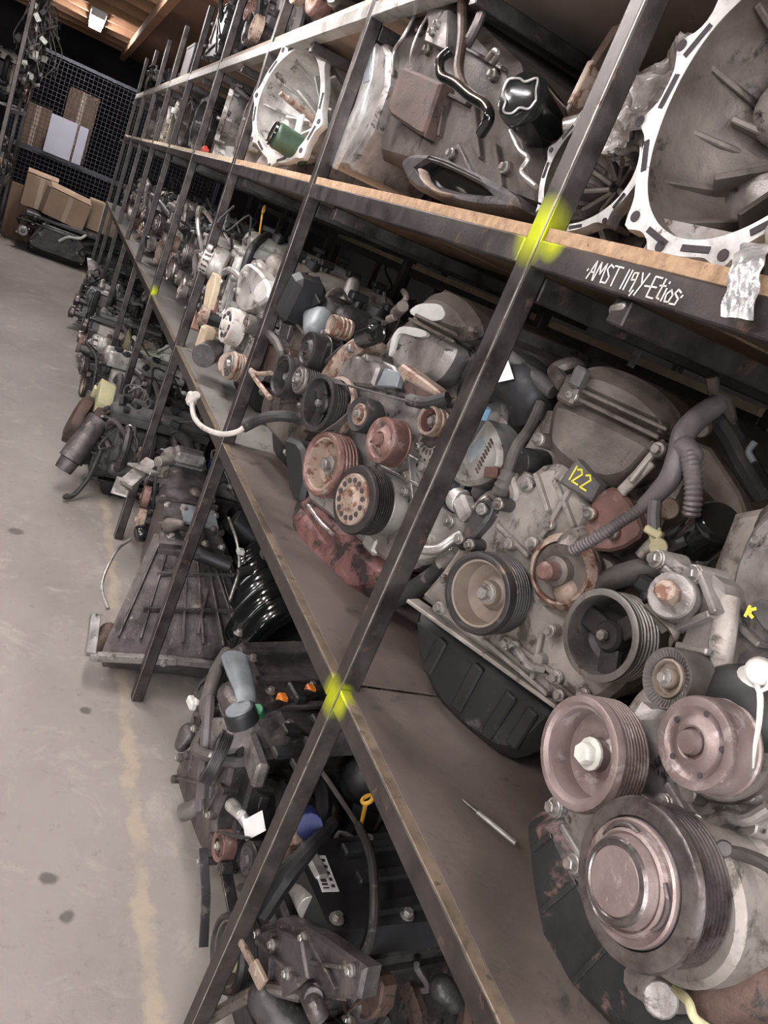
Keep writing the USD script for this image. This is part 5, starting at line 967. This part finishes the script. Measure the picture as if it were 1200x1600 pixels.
g3 = thing('gearbox', 'big grimy grey transfer gearbox lying on the floor between the second and third posts', 'gearbox', (.71, 2.45, 0), 0)
cs = MB().hull([(x, y, z) for x, y, z in ((-.24, -.27, .02), (.26, -.26, .02), (-.27, -.33, .10), (.24, -.33, .11), (-.26, -.30, .15), (.25, -.28, .17), (-.13, .12, .33), (.12, .12, .36), (-.14, .12, .05), (.14, .12, .05))])
cs.hull([(x, y, z) for x, y, z in ((-.12, .05, .1), (.12, .05, .1), (-.12, .05, .33), (.11, .05, .36), (-.06, .58, .30), (.08, .58, .30), (-.06, .58, .46), (.08, .58, .46), (-.05, .58, .0), (.05, .58, .0))])
for k in range(8):
    x = -.20 + .058 * k; cs.bar((x * 1.15, -.30, .155 + .004 * k), (x * .5, .12, .345), .008, .016)
for x0, y0, x1, y1 in ((-.16, -.2, .2, -.16), (-.12, -.06, .17, -.02), (.02, -.26, .05, -.1), (.16, -.24, .06, .05)): cs.bar((x0, y0, .165 + .44 * (y0 + .3)), (x1, y1, .18 + .44 * (y1 + .3)), .010, .014)
for y in (-.02, .14, .30, .44): cs.bar((-.13 + .04 * y, y, .34 + .16 * y), (.12 - .04 * y, y, .36 + .16 * y), .02, .02)
obj('gear_case', cs, 'cast_sooty', g3)
obj('bell_rim', MB().bar((-.30, -.335, .095), (-.04, -.335, .12), .022, .026).bar((-.04, -.335, .12), (.26, -.33, .125), .020, .022).bar((-.30, -.335, .10), (-.30, -.22, .17), .03, .03), 'cast_alloy', g3)
for k in range(4): obj('bolt', hexbolt((-.24 + .16 * k, -.345, .11), .008, UP), 'steel_bolt', g3)
obj('rusty_lug', MB().blob([(-.285, -.30, .10, .028), (-.25, -.24, .13, .03)], 2), 'rust_brown', g3)
for k in range(8): obj('bolt', hexbolt((-.10 + .03 * (k % 4) * 2, .0 + .2 * (k // 4), .385 + .03 * (k // 4)), .010, (0, -.2, 1)), 'steel_bolt', g3)
tail = MB().box((0, .60, .42), (.17, .12, .14), .02).box((.0, .54, .50), (.12, .10, .05), .012).cyl((-.05, .56, .47), (-.12, .5, .46), .022).bar((-.13, .55, .44), (-.22, .44, .36), .06, .02)
obj('extension_housing', tail, 'cast_alloy', g3)
obj('shift_lever', MB().bar((-.22, .5, .36), (-.24, .40, .33), .06, .008).bar((-.2, .55, .41), (-.13, .42, .44), .05, .01), 'steel_tube', g3)
obj('cover_plate', MB().box((.02, .18, .405), (.13, .12, .016), .004, trimesh.transformations.rotation_matrix(.13, (1, 0, 0))[:3, :3]), 'blue_grey', g3)
obj('black_solenoid', MB().cyl((.0, .0, .345), (.12, -.05, .345), .026, .024, n=18), 'plastic_black', g3)
hose(g3, [(.13, .2, .42), (.14, .05, .40), (.15, -.05, .34), (.12, -.16, .27)], .006, 'steel_tube', name='breather_pipe')
obj('tan_plug', MB().box((.15, -.0, .385), (.028, .03, .02), .004), 'white_plastic', g3)
hose(g3, [(-.20, .14, .28), (-.25, .05, .27), (-.29, -.10, .22), (-.27, -.22, .2)], .006, 'steel_tube', name='oil_pipe')
hose(g3, [(.15, -.06, .33), (.2, -.04, .34), (.26, -.02, .33), (.31, .03, .30)], .020, 'rubber', n=10)
lugs(g3, 'hydraulic_block', random.Random(5), 14, ((-.09, .10), (.02, .5), (.35, .43)), .012, .03, 'cast_brown')

im = thing('intake_manifold', 'black plastic intake manifold with four fat curved runners behind the floor gearbox', 'manifold', (1.06, 2.30, 0))
rn = MB()
for k in range(5): rn.tube([(-.14, -.18 + .10 * k, .02), (-.19, -.18 + .10 * k, .18), (-.13, -.17 + .10 * k, .33), (.0, -.15 + .10 * k, .39), (.10, -.14 + .10 * k, .33), (.12, -.14 + .1 * k, .15)], .046, 14, 5)
obj('runner', rn, 'gloss_black', im); obj('plenum', MB().blob([(.05, -.2, .17, .11), (.05, .3, .17, .11)], 2).box((0, .05, .03), (.2, .5, .06), .01), 'plastic_black', im)
obj('throttle_neck', MB().cyl((-.05, .32, .35), (-.2, .36, .41), .045, .05), 'plastic_black', im)
obj('orange_loop', MB().lathe([(.012, -.005), (.022, -.003), (.022, .003), (.012, .005), (.012, -.005)], (-.06, .34, .46), (-.4, -.9, .2), 14).cyl((-.06, .34, .45), (-.05, .34, .36), .006), 'orange', im, 'orange pull loop')

FLOOR = [(3.28, .70, 81, 'cast_dark', 'cast_alloy', .40, 1.6, 'black engine on the floor by the third post with blue connector and thick grey hose'),
         (3.74, .44, 82, 'cast_dark', 'cast_brown', .46, 1.6, 'black engine bulging into the aisle with a pale yellow plastic cover and rusty drums'),
         (4.32, .70, 83, 'cast_alloy', 'cast_dark', .42, 1.4, 'grey engine on the floor behind the yellow-covered one'),
         (4.86, .47, 84, 'cast_dark', 'cast_bright', .42, 1.4, 'dark engine on the floor with pale ribbed casting, beyond the fourth post'),
         (5.42, .70, 85, 'cast_dark', 'white_plastic', .42, 1.3, 'dark floor engine with cream coloured broken covers'),
         (5.96, .46, 86, 'cast_dark', 'cast_dusty', .44, 1.3, 'black engine on the floor sticking out into the aisle beyond the fifth post'),
         (7.08, .44, 87, 'cast_dark', 'cast_alloy', .46, 1.2, 'distant floor engine topped by a grey curved shield'),
         (8.18, .50, 88, 'cast_dark', 'cast_dark', .40, 1.0, 'farthest black engine on the floor beside the rack')]
fl = []
for y, x, sd, ta, tb, h, bz, lab in FLOOR:
    fl.append(engine(lab, (x, y, 0), 8 * math.sin(sd), sd, w=.50, h=h, d=.52, tone=ta, tone2=tb, dark='cast_dark', busy=bz, top='head' if sd % 2 else 'valve', n=18))
obj('yellow_cover', MB().hull([(-.16, -.05, .20), (.04, -.06, .16), (.06, -.05, .42), (-.06, -.04, .50), (-.19, -.03, .44), (-.2, .0, .24), (.05, .02, .4), (-.05, .03, .48)]).bar((-.12, -.065, .25), (-.03, -.06, .46), .03, .012, up=(0, 1, 0)), 'pale_yellow', fl[1], 'pale yellow plastic cover')
obj('blue_connector', MB().box((.1, .10, .43), (.05, .03, .03), .005).box((.12, .16, .44), (.03, .03, .04), .005), 'blue_deep', fl[0])
hose(fl[0], [(-.08, .02, .46), (.04, .04, .48), (.15, .08, .44), (.24, .16, .36)], .026, 'rubber', n=12, label='thick grey hose')
obj('starter_motor', MB().cyl((.12, -.03, .36), (.19, -.11, .16), .05, .055, n=20).cyl((.19, -.11, .16), (.205, -.13, .11), .045, .04), 'cast_sooty', fl[1])
hose(fl[1], [(.22, .0, .25), (.24, -.02, .12), (.26, -.06, .03), (.29, -.10, .02), (.32, -.1, .04)], .011, 'rubber', n=8)
for s in (0, 1): obj('rusty_drum', MB().lathe([(0, 0), (.12, 0), (.125, .01), (.125, .045), (.08, .06), (0, .06)], (-.02 + .02 * s, -.07 + .07 * s, .28), (-.25, -1, .2), 28), 'rust_brown', fl[1])
obj('curved_shield', MB().tube([(-.24, .02, .42), (-.16, -.02, .52), (.0, -.02, .56), (.16, .02, .50)], .05, 8, 5, flat=.3), 'cast_alloy', fl[6])
for k in range(2): obj('cream_cover', MB().hull([(-.2 + .1 * k, -.06, .15 + .05 * k), (-.12 + .1 * k, -.07, .15), (-.12 + .1 * k, -.05, .42), (-.17 + .1 * k, -.04, .44), (-.16 + .1 * k, -.0, .3)]), 'pale_yellow', fl[4])
# ---------------------------------------------------------------- gearboxes on the upper shelf
zu = Z2 + .0185
k1 = thing('gearbox', 'gearbox at top right with wide open ribbed bell housing and bright scalloped rim', 'gearbox', (.615, .735, zu), -84)
b1 = bell(k1, (0, 0, .172), UP, .150, .15, 'cast_brown', 'machined', seed=3, inner='cast_brown', lugs=11, flat=0)
obj('bearing_boss', MB().lathe([(.04, 0), (.055, .01), (.05, .03), (.03, .035), (.028, .01), (0, .01)], (.03, .135, .17), UP, 28).lathe([(.03, 0), (.035, .012), (.02, .02), (0, .02)], (-.05, .12, .12), UP, 24).blob([(-.05, .11, .21, .04), (.0, .125, .235, .03)], 2), 'cast_alloy', b1)
obj('gear_case', MB().hull([(x, y, z) for x in (-.11, .11) for y, z in ((.13, .05), (.13, .29), (.36, .08), (.36, .26))]), 'cast_alloy', k1)
obj('case_foot', MB().hull([(x, y, z) for x in (-.07, .07) for y, z in ((.01, .0), (.30, .0), (.02, .05), (.28, .08))]), 'cast_alloy', k1)
obj('lower_spout', MB().tube([(.13, -.012, .06), (.16, -.015, .04), (.19, -.01, .03)], .03, 10), 'cast_bright', k1)
k2 = thing('gearbox', 'small brown gearbox wrapped in crumpled clear film behind the near post', 'gearbox', (.645, 1.03, zu), -80)
bell(k2, (0, 0, .102), UP, .088, .09, 'cast_brown', 'machined', seed=6, inner='cast_brown', lugs=8)
obj('gear_case', MB().hull([(x, y, z) for x in (-.08, .08) for y, z in ((.08, .0), (.08, .20), (.3, .0), (.3, .22))]), 'cast_brown', k2)
from meshkit import fbm
wf = MB()
for sd in range(3):
    def film(u, v, sd=sd):
        x = -.02 + .17 * u; w_ = .008 + .045 * np.sin(np.pi * np.clip(u * 1.02, 0, 1)) ** .7
        P = np.stack([x, -.012 + .06 * sd * .5 + 0 * u, .145 + .12 * u + (v - .5) * 2 * w_], 1)
        q = P * 42 + sd * 7.3; n_ = np.stack([fbm(q, 4, 1 + sd), fbm(q, 4, 11 + sd), fbm(q, 4, 21 + sd)], 1) - .5
        return P + n_ * np.array([.035, .08, .04])
    wf.grid(film, 44, 26)
obj('film_wrap', wf, 'wrap_film', k2, 'crumpled clear plastic film', smooth=50)
obj('steel_tie_rod', MB().cyl((-.03, .06, .21), (-.11, .02, .16), .014, .014).bar((-.02, .05, .20), (-.02, .03, .14), .03, .012), 'steel_tube', k2)

f7 = Fr((.60, 1.62, zu), 0)
k3 = thing('automatic_gearbox', 'large brown grey gearbox on the upper shelf with black canister filter and S-shaped hose', 'gearbox', f7.loc, f7.rz)
def P7(pts, y): return f7.xz(pts, y)
tri(k3, 'main_case', f7, [(588, 245), (600, 190), (606, 100), (640, 20), (720, 10), (800, 90), (830, 215), (850, 300), (858, 328), (780, 315), (700, 290), (640, 262)], .03, .40, 'cast_grimy', .02, 0, ribs=[((700, 150), (690, 215)), ((745, 160), (755, 250)), ((720, 230), (745, 280)), ((780, 230), (790, 300)), ((700, 60), (790, 110)), ((665, 130), (735, 165))], boss=[(710, 243), (795, 265), (775, 120), (660, 50), (672, 80)], bolt=True)
tri(k3, 'side_cover', f7, [(625, 105), (632, 104), (688, 128), (684, 140), (660, 212), (648, 206), (610, 180), (604, 170)], .0, .05, 'rust_brown', .006)
tri(k3, 'bracket_plate', f7, [(665, 12), (700, 14), (697, 78), (662, 64), (668, 40)], -.005, .03, 'cast_alloy', .003, boss=[(678, 52), (686, 40)], br=.008)
sh = MB().prism(P7([(622, 255), (640, 238), (680, 242), (740, 268), (800, 300), (812, 330), (740, 325), (690, 312), (640, 292)], -.005), -.005, .06, .008, [P7([(648, 262), (668, 250), (700, 262), (745, 285), (770, 305), (720, 300), (668, 285)], -.005)], 1)
obj('pan_rim', sh, 'cast_dark', k3)
obj('pan_opening', MB().prism(P7([(645, 262), (668, 248), (702, 260), (748, 284), (775, 307), (720, 303), (665, 288)], .02), .02, .05, .002), 'gloss_black', k3)
obj('bent_tab', MB().tube(fpath(f7, [(662, 268, -.02), (668, 285, -.03), (685, 300, -.03), (705, 306, -.01)]), .012, 8, flat=.3), 'rust_tan', k3)
obj('bell_flange', MB().prism(P7([(512, 258), (520, 240), (548, 190), (572, 120), (582, 66), (600, 66), (606, 80), (604, 130), (580, 200), (545, 262)], .0), .0, .20, .01).moved(np.eye(4)), 'cast_alloy', k3)
fr = obj('flange_face', MB().prism(P7([(510, 258), (526, 222), (553, 165), (570, 110), (578, 66), (586, 66), (580, 120), (564, 172), (536, 230), (520, 262)], -.012), -.012, .0, .003), 'machined', k3)
obj('slot', MB().prism(P7([(570, 88), (579, 84), (577, 126), (567, 130)], -.0135), -.0135, -.011, .0005), 'blue_grey', fr)
hose(k3, fpath(f7, [(702, 80, -.02), (688, 95, -.03), (690, 118, -.03), (712, 130, -.03), (735, 150, -.03), (758, 165, -.03), (764, 185, -.03), (752, 208, -.02)]), .0095, 'gloss_black', n=10, label='S-shaped glossy black hose')
hose(k3, fpath(f7, [(722, 0, .0), (722, 60, -.01), (716, 110, -.02), (725, 140, -.025)]), .0095, 'rust_brown', name='pipe')
hose(k3, fpath(f7, [(765, -10, .0), (745, 40, .0), (728, 72, .0)]), .010, 'steel_dark', name='pipe')
hose(k3, fpath(f7, [(650, 20, .0), (632, 55, -.01), (616, 80, -.01), (613, 118, .0)]), .004, 'steel_tube', name='cable')
hose(k3, fpath(f7, [(672, 18, .0), (655, 48, -.01), (643, 80, -.01), (640, 105, .0)]), .003, 'steel_tube', name='cable')
ca, cb_ = f7.at(852, 195, .05), f7.at(812, 150, -.035)
flt = oil_filter(k3, ca, cb_, .040, m='gloss_black', name='canister_filter', label='glossy black canister filter with a bright silvery end')
d_ = unit(cb_ - ca); u_, v_, _ = frame(d_); rim = []
obj('bright_seam', MB().tube([cb_ + d_ * .0012 + (np.cos(a) * u_ + np.sin(a) * v_) * r for a, r in zip(np.linspace(0, 2 * math.pi, 13), (.030, .026, .033, .020, .026, .034, .03, .022, .03, .026, .018, .028, .030))], .0018, 6, 4), 'machined', flt)
hose(k3, fpath(f7, [(798, 205, -.02), (812, 235, -.03), (825, 248, -.03), (815, 270, -.03), (838, 292, -.03)]), .004, 'steel_tube', name='bent_rod')
obj('lifting_ring', MB().tube(fpath(f7, [(762, 92, .0), (772, 80, -.01), (778, 84, -.01), (772, 98, .0)]), .005, 8), 'cast_alloy', k3)
rb_ = thing('brake_lever', 'rusty upright lever with a white painted tip behind the near post on the upper shelf', 'lever', (.665, 1.165, zu))
obj('arm', MB().bar((0, 0, 0), (.03, .03, .26), .05, .012, up=(0, 1, 0)).bar((.03, .03, .26), (.05, .04, .33), .045, .02, up=(0, 1, 0)), 'rust_brown', rb_); obj('tip', MB().bar((.022, .022, .2), (.031, .031, .27), .052, .014, up=(0, 1, 0)), 'rust_tan', rb_)

k4 = thing('gearbox', 'gearbox with a huge bright open bell housing and input shaft beyond the second post', 'gearbox', (.60, 2.80, zu), -70)
b4 = bell(k4, (0, 0, .208), UP, .186, .17, 'cast_bright', 'cast_white', seed=1, inner='cast_bright', lugs=8, neck=.5)
obj('input_shaft', MB().cyl((.03, .16, .19), (.0, -.01, .22), .012, .011).cyl((.03, .16, .19), (.02, .10, .2), .034, .026).cyl((.0, -.005, .218), (-.006, -.035, .224), .008), 'rust_tan', k4)
obj('release_fork', MB().bar((.02, .09, .13), (.05, .02, .03), .03, .01, up=(0, 1, 0)).bar((.05, .03, .19), (.08, .02, .11), .03, .01, up=(0, 1, 0)), 'cast_white', k4)
obj('gear_case', MB().hull([(x, y, z) for x in (-.12, .12) for y, z in ((.15, .05), (.15, .30), (.45, .08), (.45, .26))]), 'cast_bright', k4)
obj('case_foot', MB().hull([(x, y, z) for x in (-.09, .09) for y, z in ((.01, .0), (.40, .0), (.03, .06), (.36, .09))]), 'cast_brown', k4)
fc = oil_filter(k4, (.115, .06, .085), (.07, -.06, .10), .042, m='green_filter', name='green_filter', label='dark green round filter')
obj('filter_end', MB().lathe([(.040, 0), (.036, .006), (.030, .003), (0, .003)], (.07, -.06, .10), (-.05, -.13, .02), 28), 'gloss_black', fc)
UPPER = [(3.55, 11, 'cast_dusty', .15, .40, 0, 'grey gearbox standing on end beside the fourth post on the upper shelf'),
         (4.25, 12, 'cast_alloy', .16, .44, 1, 'grey gearbox with dark inner workings just beyond the fourth post on the upper shelf'),
         (4.95, 13, 'cast_dark', .14, .40, 1, 'black gearbox with white fittings in the fifth bay of the upper shelf'),
         (5.60, 14, 'cast_dark', .14, .42, 0, 'dark gearbox leaning in the sixth bay of the upper shelf'),
         (6.35, 15, 'cast_dusty', .15, .40, 0, 'dusty gearbox far along the upper shelf, third from its end'),
         (7.10, 16, 'cast_bright', .16, .42, 0, 'pale gearbox far along the upper shelf, second from its end'),
         (7.90, 17, 'cast_alloy', .15, .42, 0, 'last grey gearbox at the far end of the upper shelf')]
for y, sd, m_, r_, L_, dk, lab in UPPER:
    gearbox(lab, (.63, y, zu), 10 * math.sin(sd * 2), sd, L_, r_, m_, 'cast_alloy' if sd < 14 else m_, dark=bool(dk))
wb = thing('white_bottle', 'white plastic piece leaning on the upper shelf edge in the seventh bay', 'plastic part', (.585, 6.02, zu))
obj('body', MB().hull([(0, -.05, 0), (.02, .05, 0), (0, -.06, .12), (.02, .06, .14), (.0, -.03, .2), (.02, .03, .21), (.05, 0, .0)]).cyl((0.01, 0, .2), (.01, 0, .235), .022), 'white_plastic', wb)
rc = thing('red_clip', 'small red clip on the upper shelf edge by the fourth post', 'clip', (.585, 4.12, zu)); obj('clip', MB().box((0, 0, .012), (.03, .07, .022), .004).box((.005, .045, .018), (.02, .03, .03), .004), 'red_plastic', rc)
# ---------------------------------------------------------------- things on the top shelf
zt3 = Z3 + .0185
TOP = [(2.7, 21, .30, 'dark engine part on the top shelf between the second and third posts'), (3.75, 22, .26, 'dark engine part with shiny bits on the top shelf by the fourth post'), (5.05, 23, .42, 'big black engine on the top shelf beyond the fourth post'), (8.6, 25, .24, 'small pale engine part at the far end of the top shelf')]
for y, sd, h, lab in TOP:
    engine(lab, (.60, y, zt3), 5, sd, w=.50 if sd == 23 else .36, h=h, d=.45, tone='cast_dark' if sd != 25 else 'cast_alloy', tone2='cast_dark', dark='plastic_black', busy=.9 if sd != 23 else 1.2, top='head', pulleys=sd != 23, n=14, name='engine_part', cat='engine part')
gp = thing('grey_panel', 'flat grey panel leaning on the top shelf near the sixth post', 'panel', (.60, 6.15, zt3))
obj('sheet', MB().box((0, 0, .11), (.012, .42, .22), .003, np.eye(3)).bar((.0, -.2, .215), (.0, .2, .215), .02), 'plastic_dusty', gp)
# ---------------------------------------------------------------- writing and tape on the near beam
P, Q = at_x(925, 387, .5563), at_x(1078, 425, .5563); Uw = unit(Q - P); Nw = np.array([-1.0, 0, 0]); Vw = np.cross(Nw, Uw); Vw = Vw if Vw[2] > 0 else -Vw
tx = '.AMST 119,Y-Etios.'; wid = sum(GLYPH[c][1] for c in tx); hh = .0215
B0 = beams[Z2, 0]
obj('chalk_writing', handwriting(tx, hh, np.array([.5560, P[1] - .010, Z2 - .029]), np.array([0, -1.0, 0]), np.array([0, 0, 1.0]), Nw, w=.0019, gap=np.linalg.norm(Q - P) / (wid * hh)), 'chalk', B0, 'chalk writing AMST 119, Y-Etios')
ts = thing('silver_tape', 'strip of crinkled silver tape hanging over the upper beam at the right edge', 'tape', at_x(1165, 440, .54))
o_ = at_x(1165, 440, .54); pts = [at_x(1182, 380, .60) - o_, at_x(1172, 400, .555) - o_, at_x(1160, 440, .545) - o_, at_x(1150, 497, .54) - o_]
sp = spline(pts, 6); wv = unit(np.array([0, -1, 0.12])); tp_ = MB()
tp_.grid(lambda u, v: np.stack([np.interp(u, np.linspace(0, 1, len(sp)), sp[:, i]) for i in range(3)], 1) + np.outer((v - .5) * .036, wv) + np.outer(.0016 * np.sin(u * 23 + v * 7) + .001 * np.sin(v * 19 - u * 11), [-1, 0, 0]), 24, 10)
tp_.grid(lambda u, v: np.stack([np.interp(u, np.linspace(0, 1, len(sp)), sp[:, i]) for i in range(3)], 1) + np.outer((v - .5) * .036, wv) + np.outer(.0016 * np.sin(u * 23 + v * 7) + .001 * np.sin(v * 19 - u * 11), [-1, 0, 0]) + [.0008, 0, 0], 24, 10)
obj('strip', tp_, 'tape_silver', ts, smooth=True)
# ---------------------------------------------------------------- the rack back to back with the first
r2 = thing('storage_rack', 'second dark rack standing back to back behind the long rack, seen through its gaps', 'rack', (0, 0, 0))
for y in POSTS[:7]:
    obj('post', MB().box((1.52, y + .33, 1.2), (.035, .035, 2.4), .004), 'rack_steel', r2)
    obj('rear_post', MB().box((2.24, y + .33, 1.2), (.035, .035, 2.4), .004), 'rack_steel', r2)
for z in (.88, 1.50):
    for a in range(6):
        y0, y1 = POSTS[a] + .35, POSTS[a + 1] + .31
        obj('front_beam', angle(y0, y1, 1.505, z), 'rack_steel', r2); obj('rear_beam', angle(y0, y1, 2.255, z, -1), 'rack_steel', r2)
        if a < 4: tag(obj('shelf_board', slab(1.49, 2.26, y0, y1 - .03, z + .0003, z + .022, .001), 'board_far'), f'pale-edged chipboard shelf on the back-to-back rack, {"lower" if z < 1 else "upper"} level, {["first", "second", "third", "fourth"][a]} from the viewer', 'shelf board')
clip = thing('tape_tag', 'strip of silver tape stuck over the pale shelf edge behind the engine marked 122', 'tape', at_x(995, 552, 1.488))
obj('strip', MB().box((0, 0, -.005), (.002, .030, .07), .0005), 'tape_silver', clip)
BACK = [(mids[2], 1.62, 1.10, .903), (mids[4], 1.62, 1.75, .903), (mids[6], 1.62, 2.45, .903), (fl[3], 1.62, 0.42, .903), (fl[5], 1.62, 3.3, .903), (mids[7], 1.66, 4.0, .903)]
for k, (src, x, y, z) in enumerate(BACK):
    copy_of(src, f'dark engine on the back-to-back rack seen in the gap, {["second", "third", "fourth", "nearest one", "fifth", "sixth"][k]} from the viewer', (x, y, z), -90 + 7 * math.sin(k), 'engines on the back-to-back rack')
# ---------------------------------------------------------------- left rack, far end of the aisle
r3 = thing('storage_rack', 'rack on the left at the far end hung with wiring looms', 'rack', (0, 0, 0))
for y in (7.6, 9.05, 10.4):
    for x in (-.44, -1.2): obj('post', MB().box((x, y, 1.22), (.035, .035, 2.44), .004), 'rack_steel', r3)
for z in (.72, 1.42, 2.36):
    for x in (-.44, -1.2): obj('beam', MB().box((x, 9.0, z - .02), (.03, 2.8, .04), .003), 'rack_steel', r3)
for z in (.72, 1.42): tag(obj('shelf_board', slab(-1.18, -.455, 7.63, 10.38, z + .0003, z + .018, .001), 'shelf_grey'), f'grey shelf board of the left rack, {"lower" if z < 1 else "upper"} level', 'shelf board')
LEFT = [(8.3, .739, 'pale engine on the lower level of the left rack at the picture edge', 'cast_alloy'), (9.3, .739, 'dark engine on the lower level of the left rack, farther back', 'cast_dark'), (8.6, 1.439, 'grey engine part on the upper level of the left rack', 'cast_dusty'), (9.5, 1.439, 'white and grey engine part on the upper level of the left rack, farther back', 'cast_white'), (8.4, 0.0, 'engine on the floor under the left rack', 'cast_dark'), (9.35, 0.0, 'dark engine on the floor under the left rack, farther back', 'cast_dark')]
for k, (y, z, lab, m_) in enumerate(LEFT):
    engine(lab, (-.48, y, z), 180, 90 + k, w=.5, h=.42, d=.45, tone=m_, tone2='cast_dusty', dark='cast_dark', busy=1.2, n=14)
rg = random.Random(33)
for k, (y, m_, nm) in enumerate(((7.9, 'conduit', 'grey black'), (8.5, 'cast_dusty', 'pale grey'), (9.0, 'rubber_dusty', 'brownish'))):
    w = thing('wiring_loom', f'{nm} tangled wiring loom hanging from the top beam of the left rack, {["nearest", "middle one", "farthest"][k]}', 'wiring', (-.40, y, 2.30), 0)
    m = MB()
    for q in range(20):
        p = np.array([rg.uniform(-.05, .05), rg.uniform(-.15, .15), .0]); pt = [p]
        for s in range(6): p = p + np.array([rg.uniform(-.05, .06), rg.uniform(-.12, .12), rg.uniform(-.14, .04)]); pt.append(p)
        m.tube(pt, rg.uniform(.003, .007), 6, 4)
    obj('wires', m, m_, w)
    for q in range(16): obj('connector', MB().box((rg.uniform(-.08, .10), rg.uniform(-.25, .25), rg.uniform(-.62, -.05)), (rg.uniform(.02, .06), rg.uniform(.02, .08), rg.uniform(.02, .06)), .004, trimesh.transformations.euler_matrix(rg.uniform(0, 3), rg.uniform(0, 3), 0)[:3, :3]), ['white_plastic', 'plastic_black', 'cast_bright'][(k + q) % 3], w)
    obj('loom_trunk', MB().tube([(0, -.2, .02), (.02, -.05, -.06), (.03, .1, -.20), (.05, .12, -.40), (.06, .05, -.55)], .022, 8), 'tape_black', w)
    obj('hook', MB().bar((-.04, 0, .0), (-.03, 0, .08), .02, .006), 'steel_dark', w)
# ---------------------------------------------------------------- mesh partition and what stands behind it
YP = 11.35
pt_ = thing('mesh_partition', 'dark wire mesh partition closing the far end of the aisle', 'partition', (.3, YP, 0))
for x in (-.95, .45, 1.6): obj('post', MB().box((x, 0, 1.09), (.05, .05, 2.18), .004), 'mesh_wire', pt_)
for z in (.03, 1.05, 2.15):
    for a, b in ((-.925, .425), (.475, 1.575)): obj('rail', MB().box(((a + b) / 2, 0, z), (b - a, .035, .04), .003), 'mesh_wire', pt_)
wv_ = MB()
for k in range(50): wv_.box((-.90 + .05 * k, 0, 1.09), (.006, .006, 2.1), .001)
for k in range(42): wv_.box((.325, 0.006, .06 + .05 * k), (2.5, .006, .006), .001)
obj('wire_mesh', wv_, 'mesh_wire', pt_, kind='stuff')
def carton(label, loc, s, rz=0, m='cardboard', flaps=True, tape=True, rx=0, ry=0, name='cardboard_box'):
    t = thing(name, label, 'box', loc, rz, rx=rx, ry=ry); a, b, c = s
    obj('carton', MB().box((0, 0, c / 2), s, .004), m, t)
    if tape: obj('packing_tape', MB().box((0, 0, c + .001), (a * .99, .06, .002), .0004).box((0, -b / 2 - .001, c / 2), (.05, .002, c * .98), .0004), 'packing_tape', t)
    if flaps: obj('flap', MB().box((0, -b * .25, c + .035), (a * .98, b * .48, .005), .001, trimesh.transformations.rotation_matrix(.25, (1, 0, 0))[:3, :3]), m, t)
    return t
be = engine('stack of black engine castings under the cardboard boxes at the end of the aisle', (.20, 10.20, 0), 90, 120, w=.95, h=.44, d=.6, tone='cast_dark', tone2='cast_dark', dark='cast_dark', busy=1.8, top='head', pulleys=False, n=14)
hose(be, [(.0, -.06, .25), (.08, -.08, .33), (.2, -.07, .36), (.26, -.05, .42)], .015, 'white_plastic', name='pale_pipe')
obj('top_slab', MB().box((0, .30, .415), (.80, .5, .05), .01), 'cast_dark', be)
carton('open cardboard box tilted on the black engine castings at the end of the aisle', (.16, 10.45, .452), (.46, .40, .30), 8, ry=6)
carton('cardboard box behind the tilted open box, right of it', (.62, 10.75, .452), (.40, .36, .34), -4, flaps=False)
carton('small cardboard box behind the tilted open box, left of it', (-.12, 10.72, .452), (.34, .3, .36), 3)
carton('dark brown panel leaning at the left under the mesh partition', (-.27, 11.05, 0), (.32, .10, .62), 0, 'cardboard_dark', False, False, name='brown_panel')
bh = thing('storage_table', 'dark bench behind the mesh partition carrying the boxes', 'table', (.1, 11.9, 0)); obj('top', MB().box((0, 0, 1.02), (2.2, .7, .04), .004), 'shelf_grey', bh)
for x in (-1.0, 1.0):
    for y in (-.3, .3): obj('leg', MB().box((x, y, .5), (.05, .05, 1.0), .004), 'rack_steel', bh)
zr = 1.0705
for nm, x0, x1, z1 in (('large plain white board resting on the middle rail of the wire mesh', -.20, .105, 1.52), ('narrow white board beside the large one on the wire mesh', .13, .235, 1.515)):
    wpn = thing('white_board', nm, 'board', ((x0 + x1) / 2, YP - .035, zr), 0, rx=-1.0); obj('face', MB().box((0, 0, (z1 - zr) / 2), (x1 - x0, .012, z1 - zr), .003), 'panel_white', wpn)
carton('brown box behind the mesh, lower of the two left of the white panels', (-.36, 11.70, 1.0405), (.30, .3, .26), 0, 'cardboard_dark', False)
carton('brown box behind the mesh, stacked on the lower brown one', (-.36, 11.70, 1.3005), (.30, .3, .24), 3, 'cardboard_dark', False)
carton('tall dim brown carton behind the mesh above the white panels', (.10, 11.80, 1.0405), (.36, .3, .86), 0, 'cardboard_dark', False)
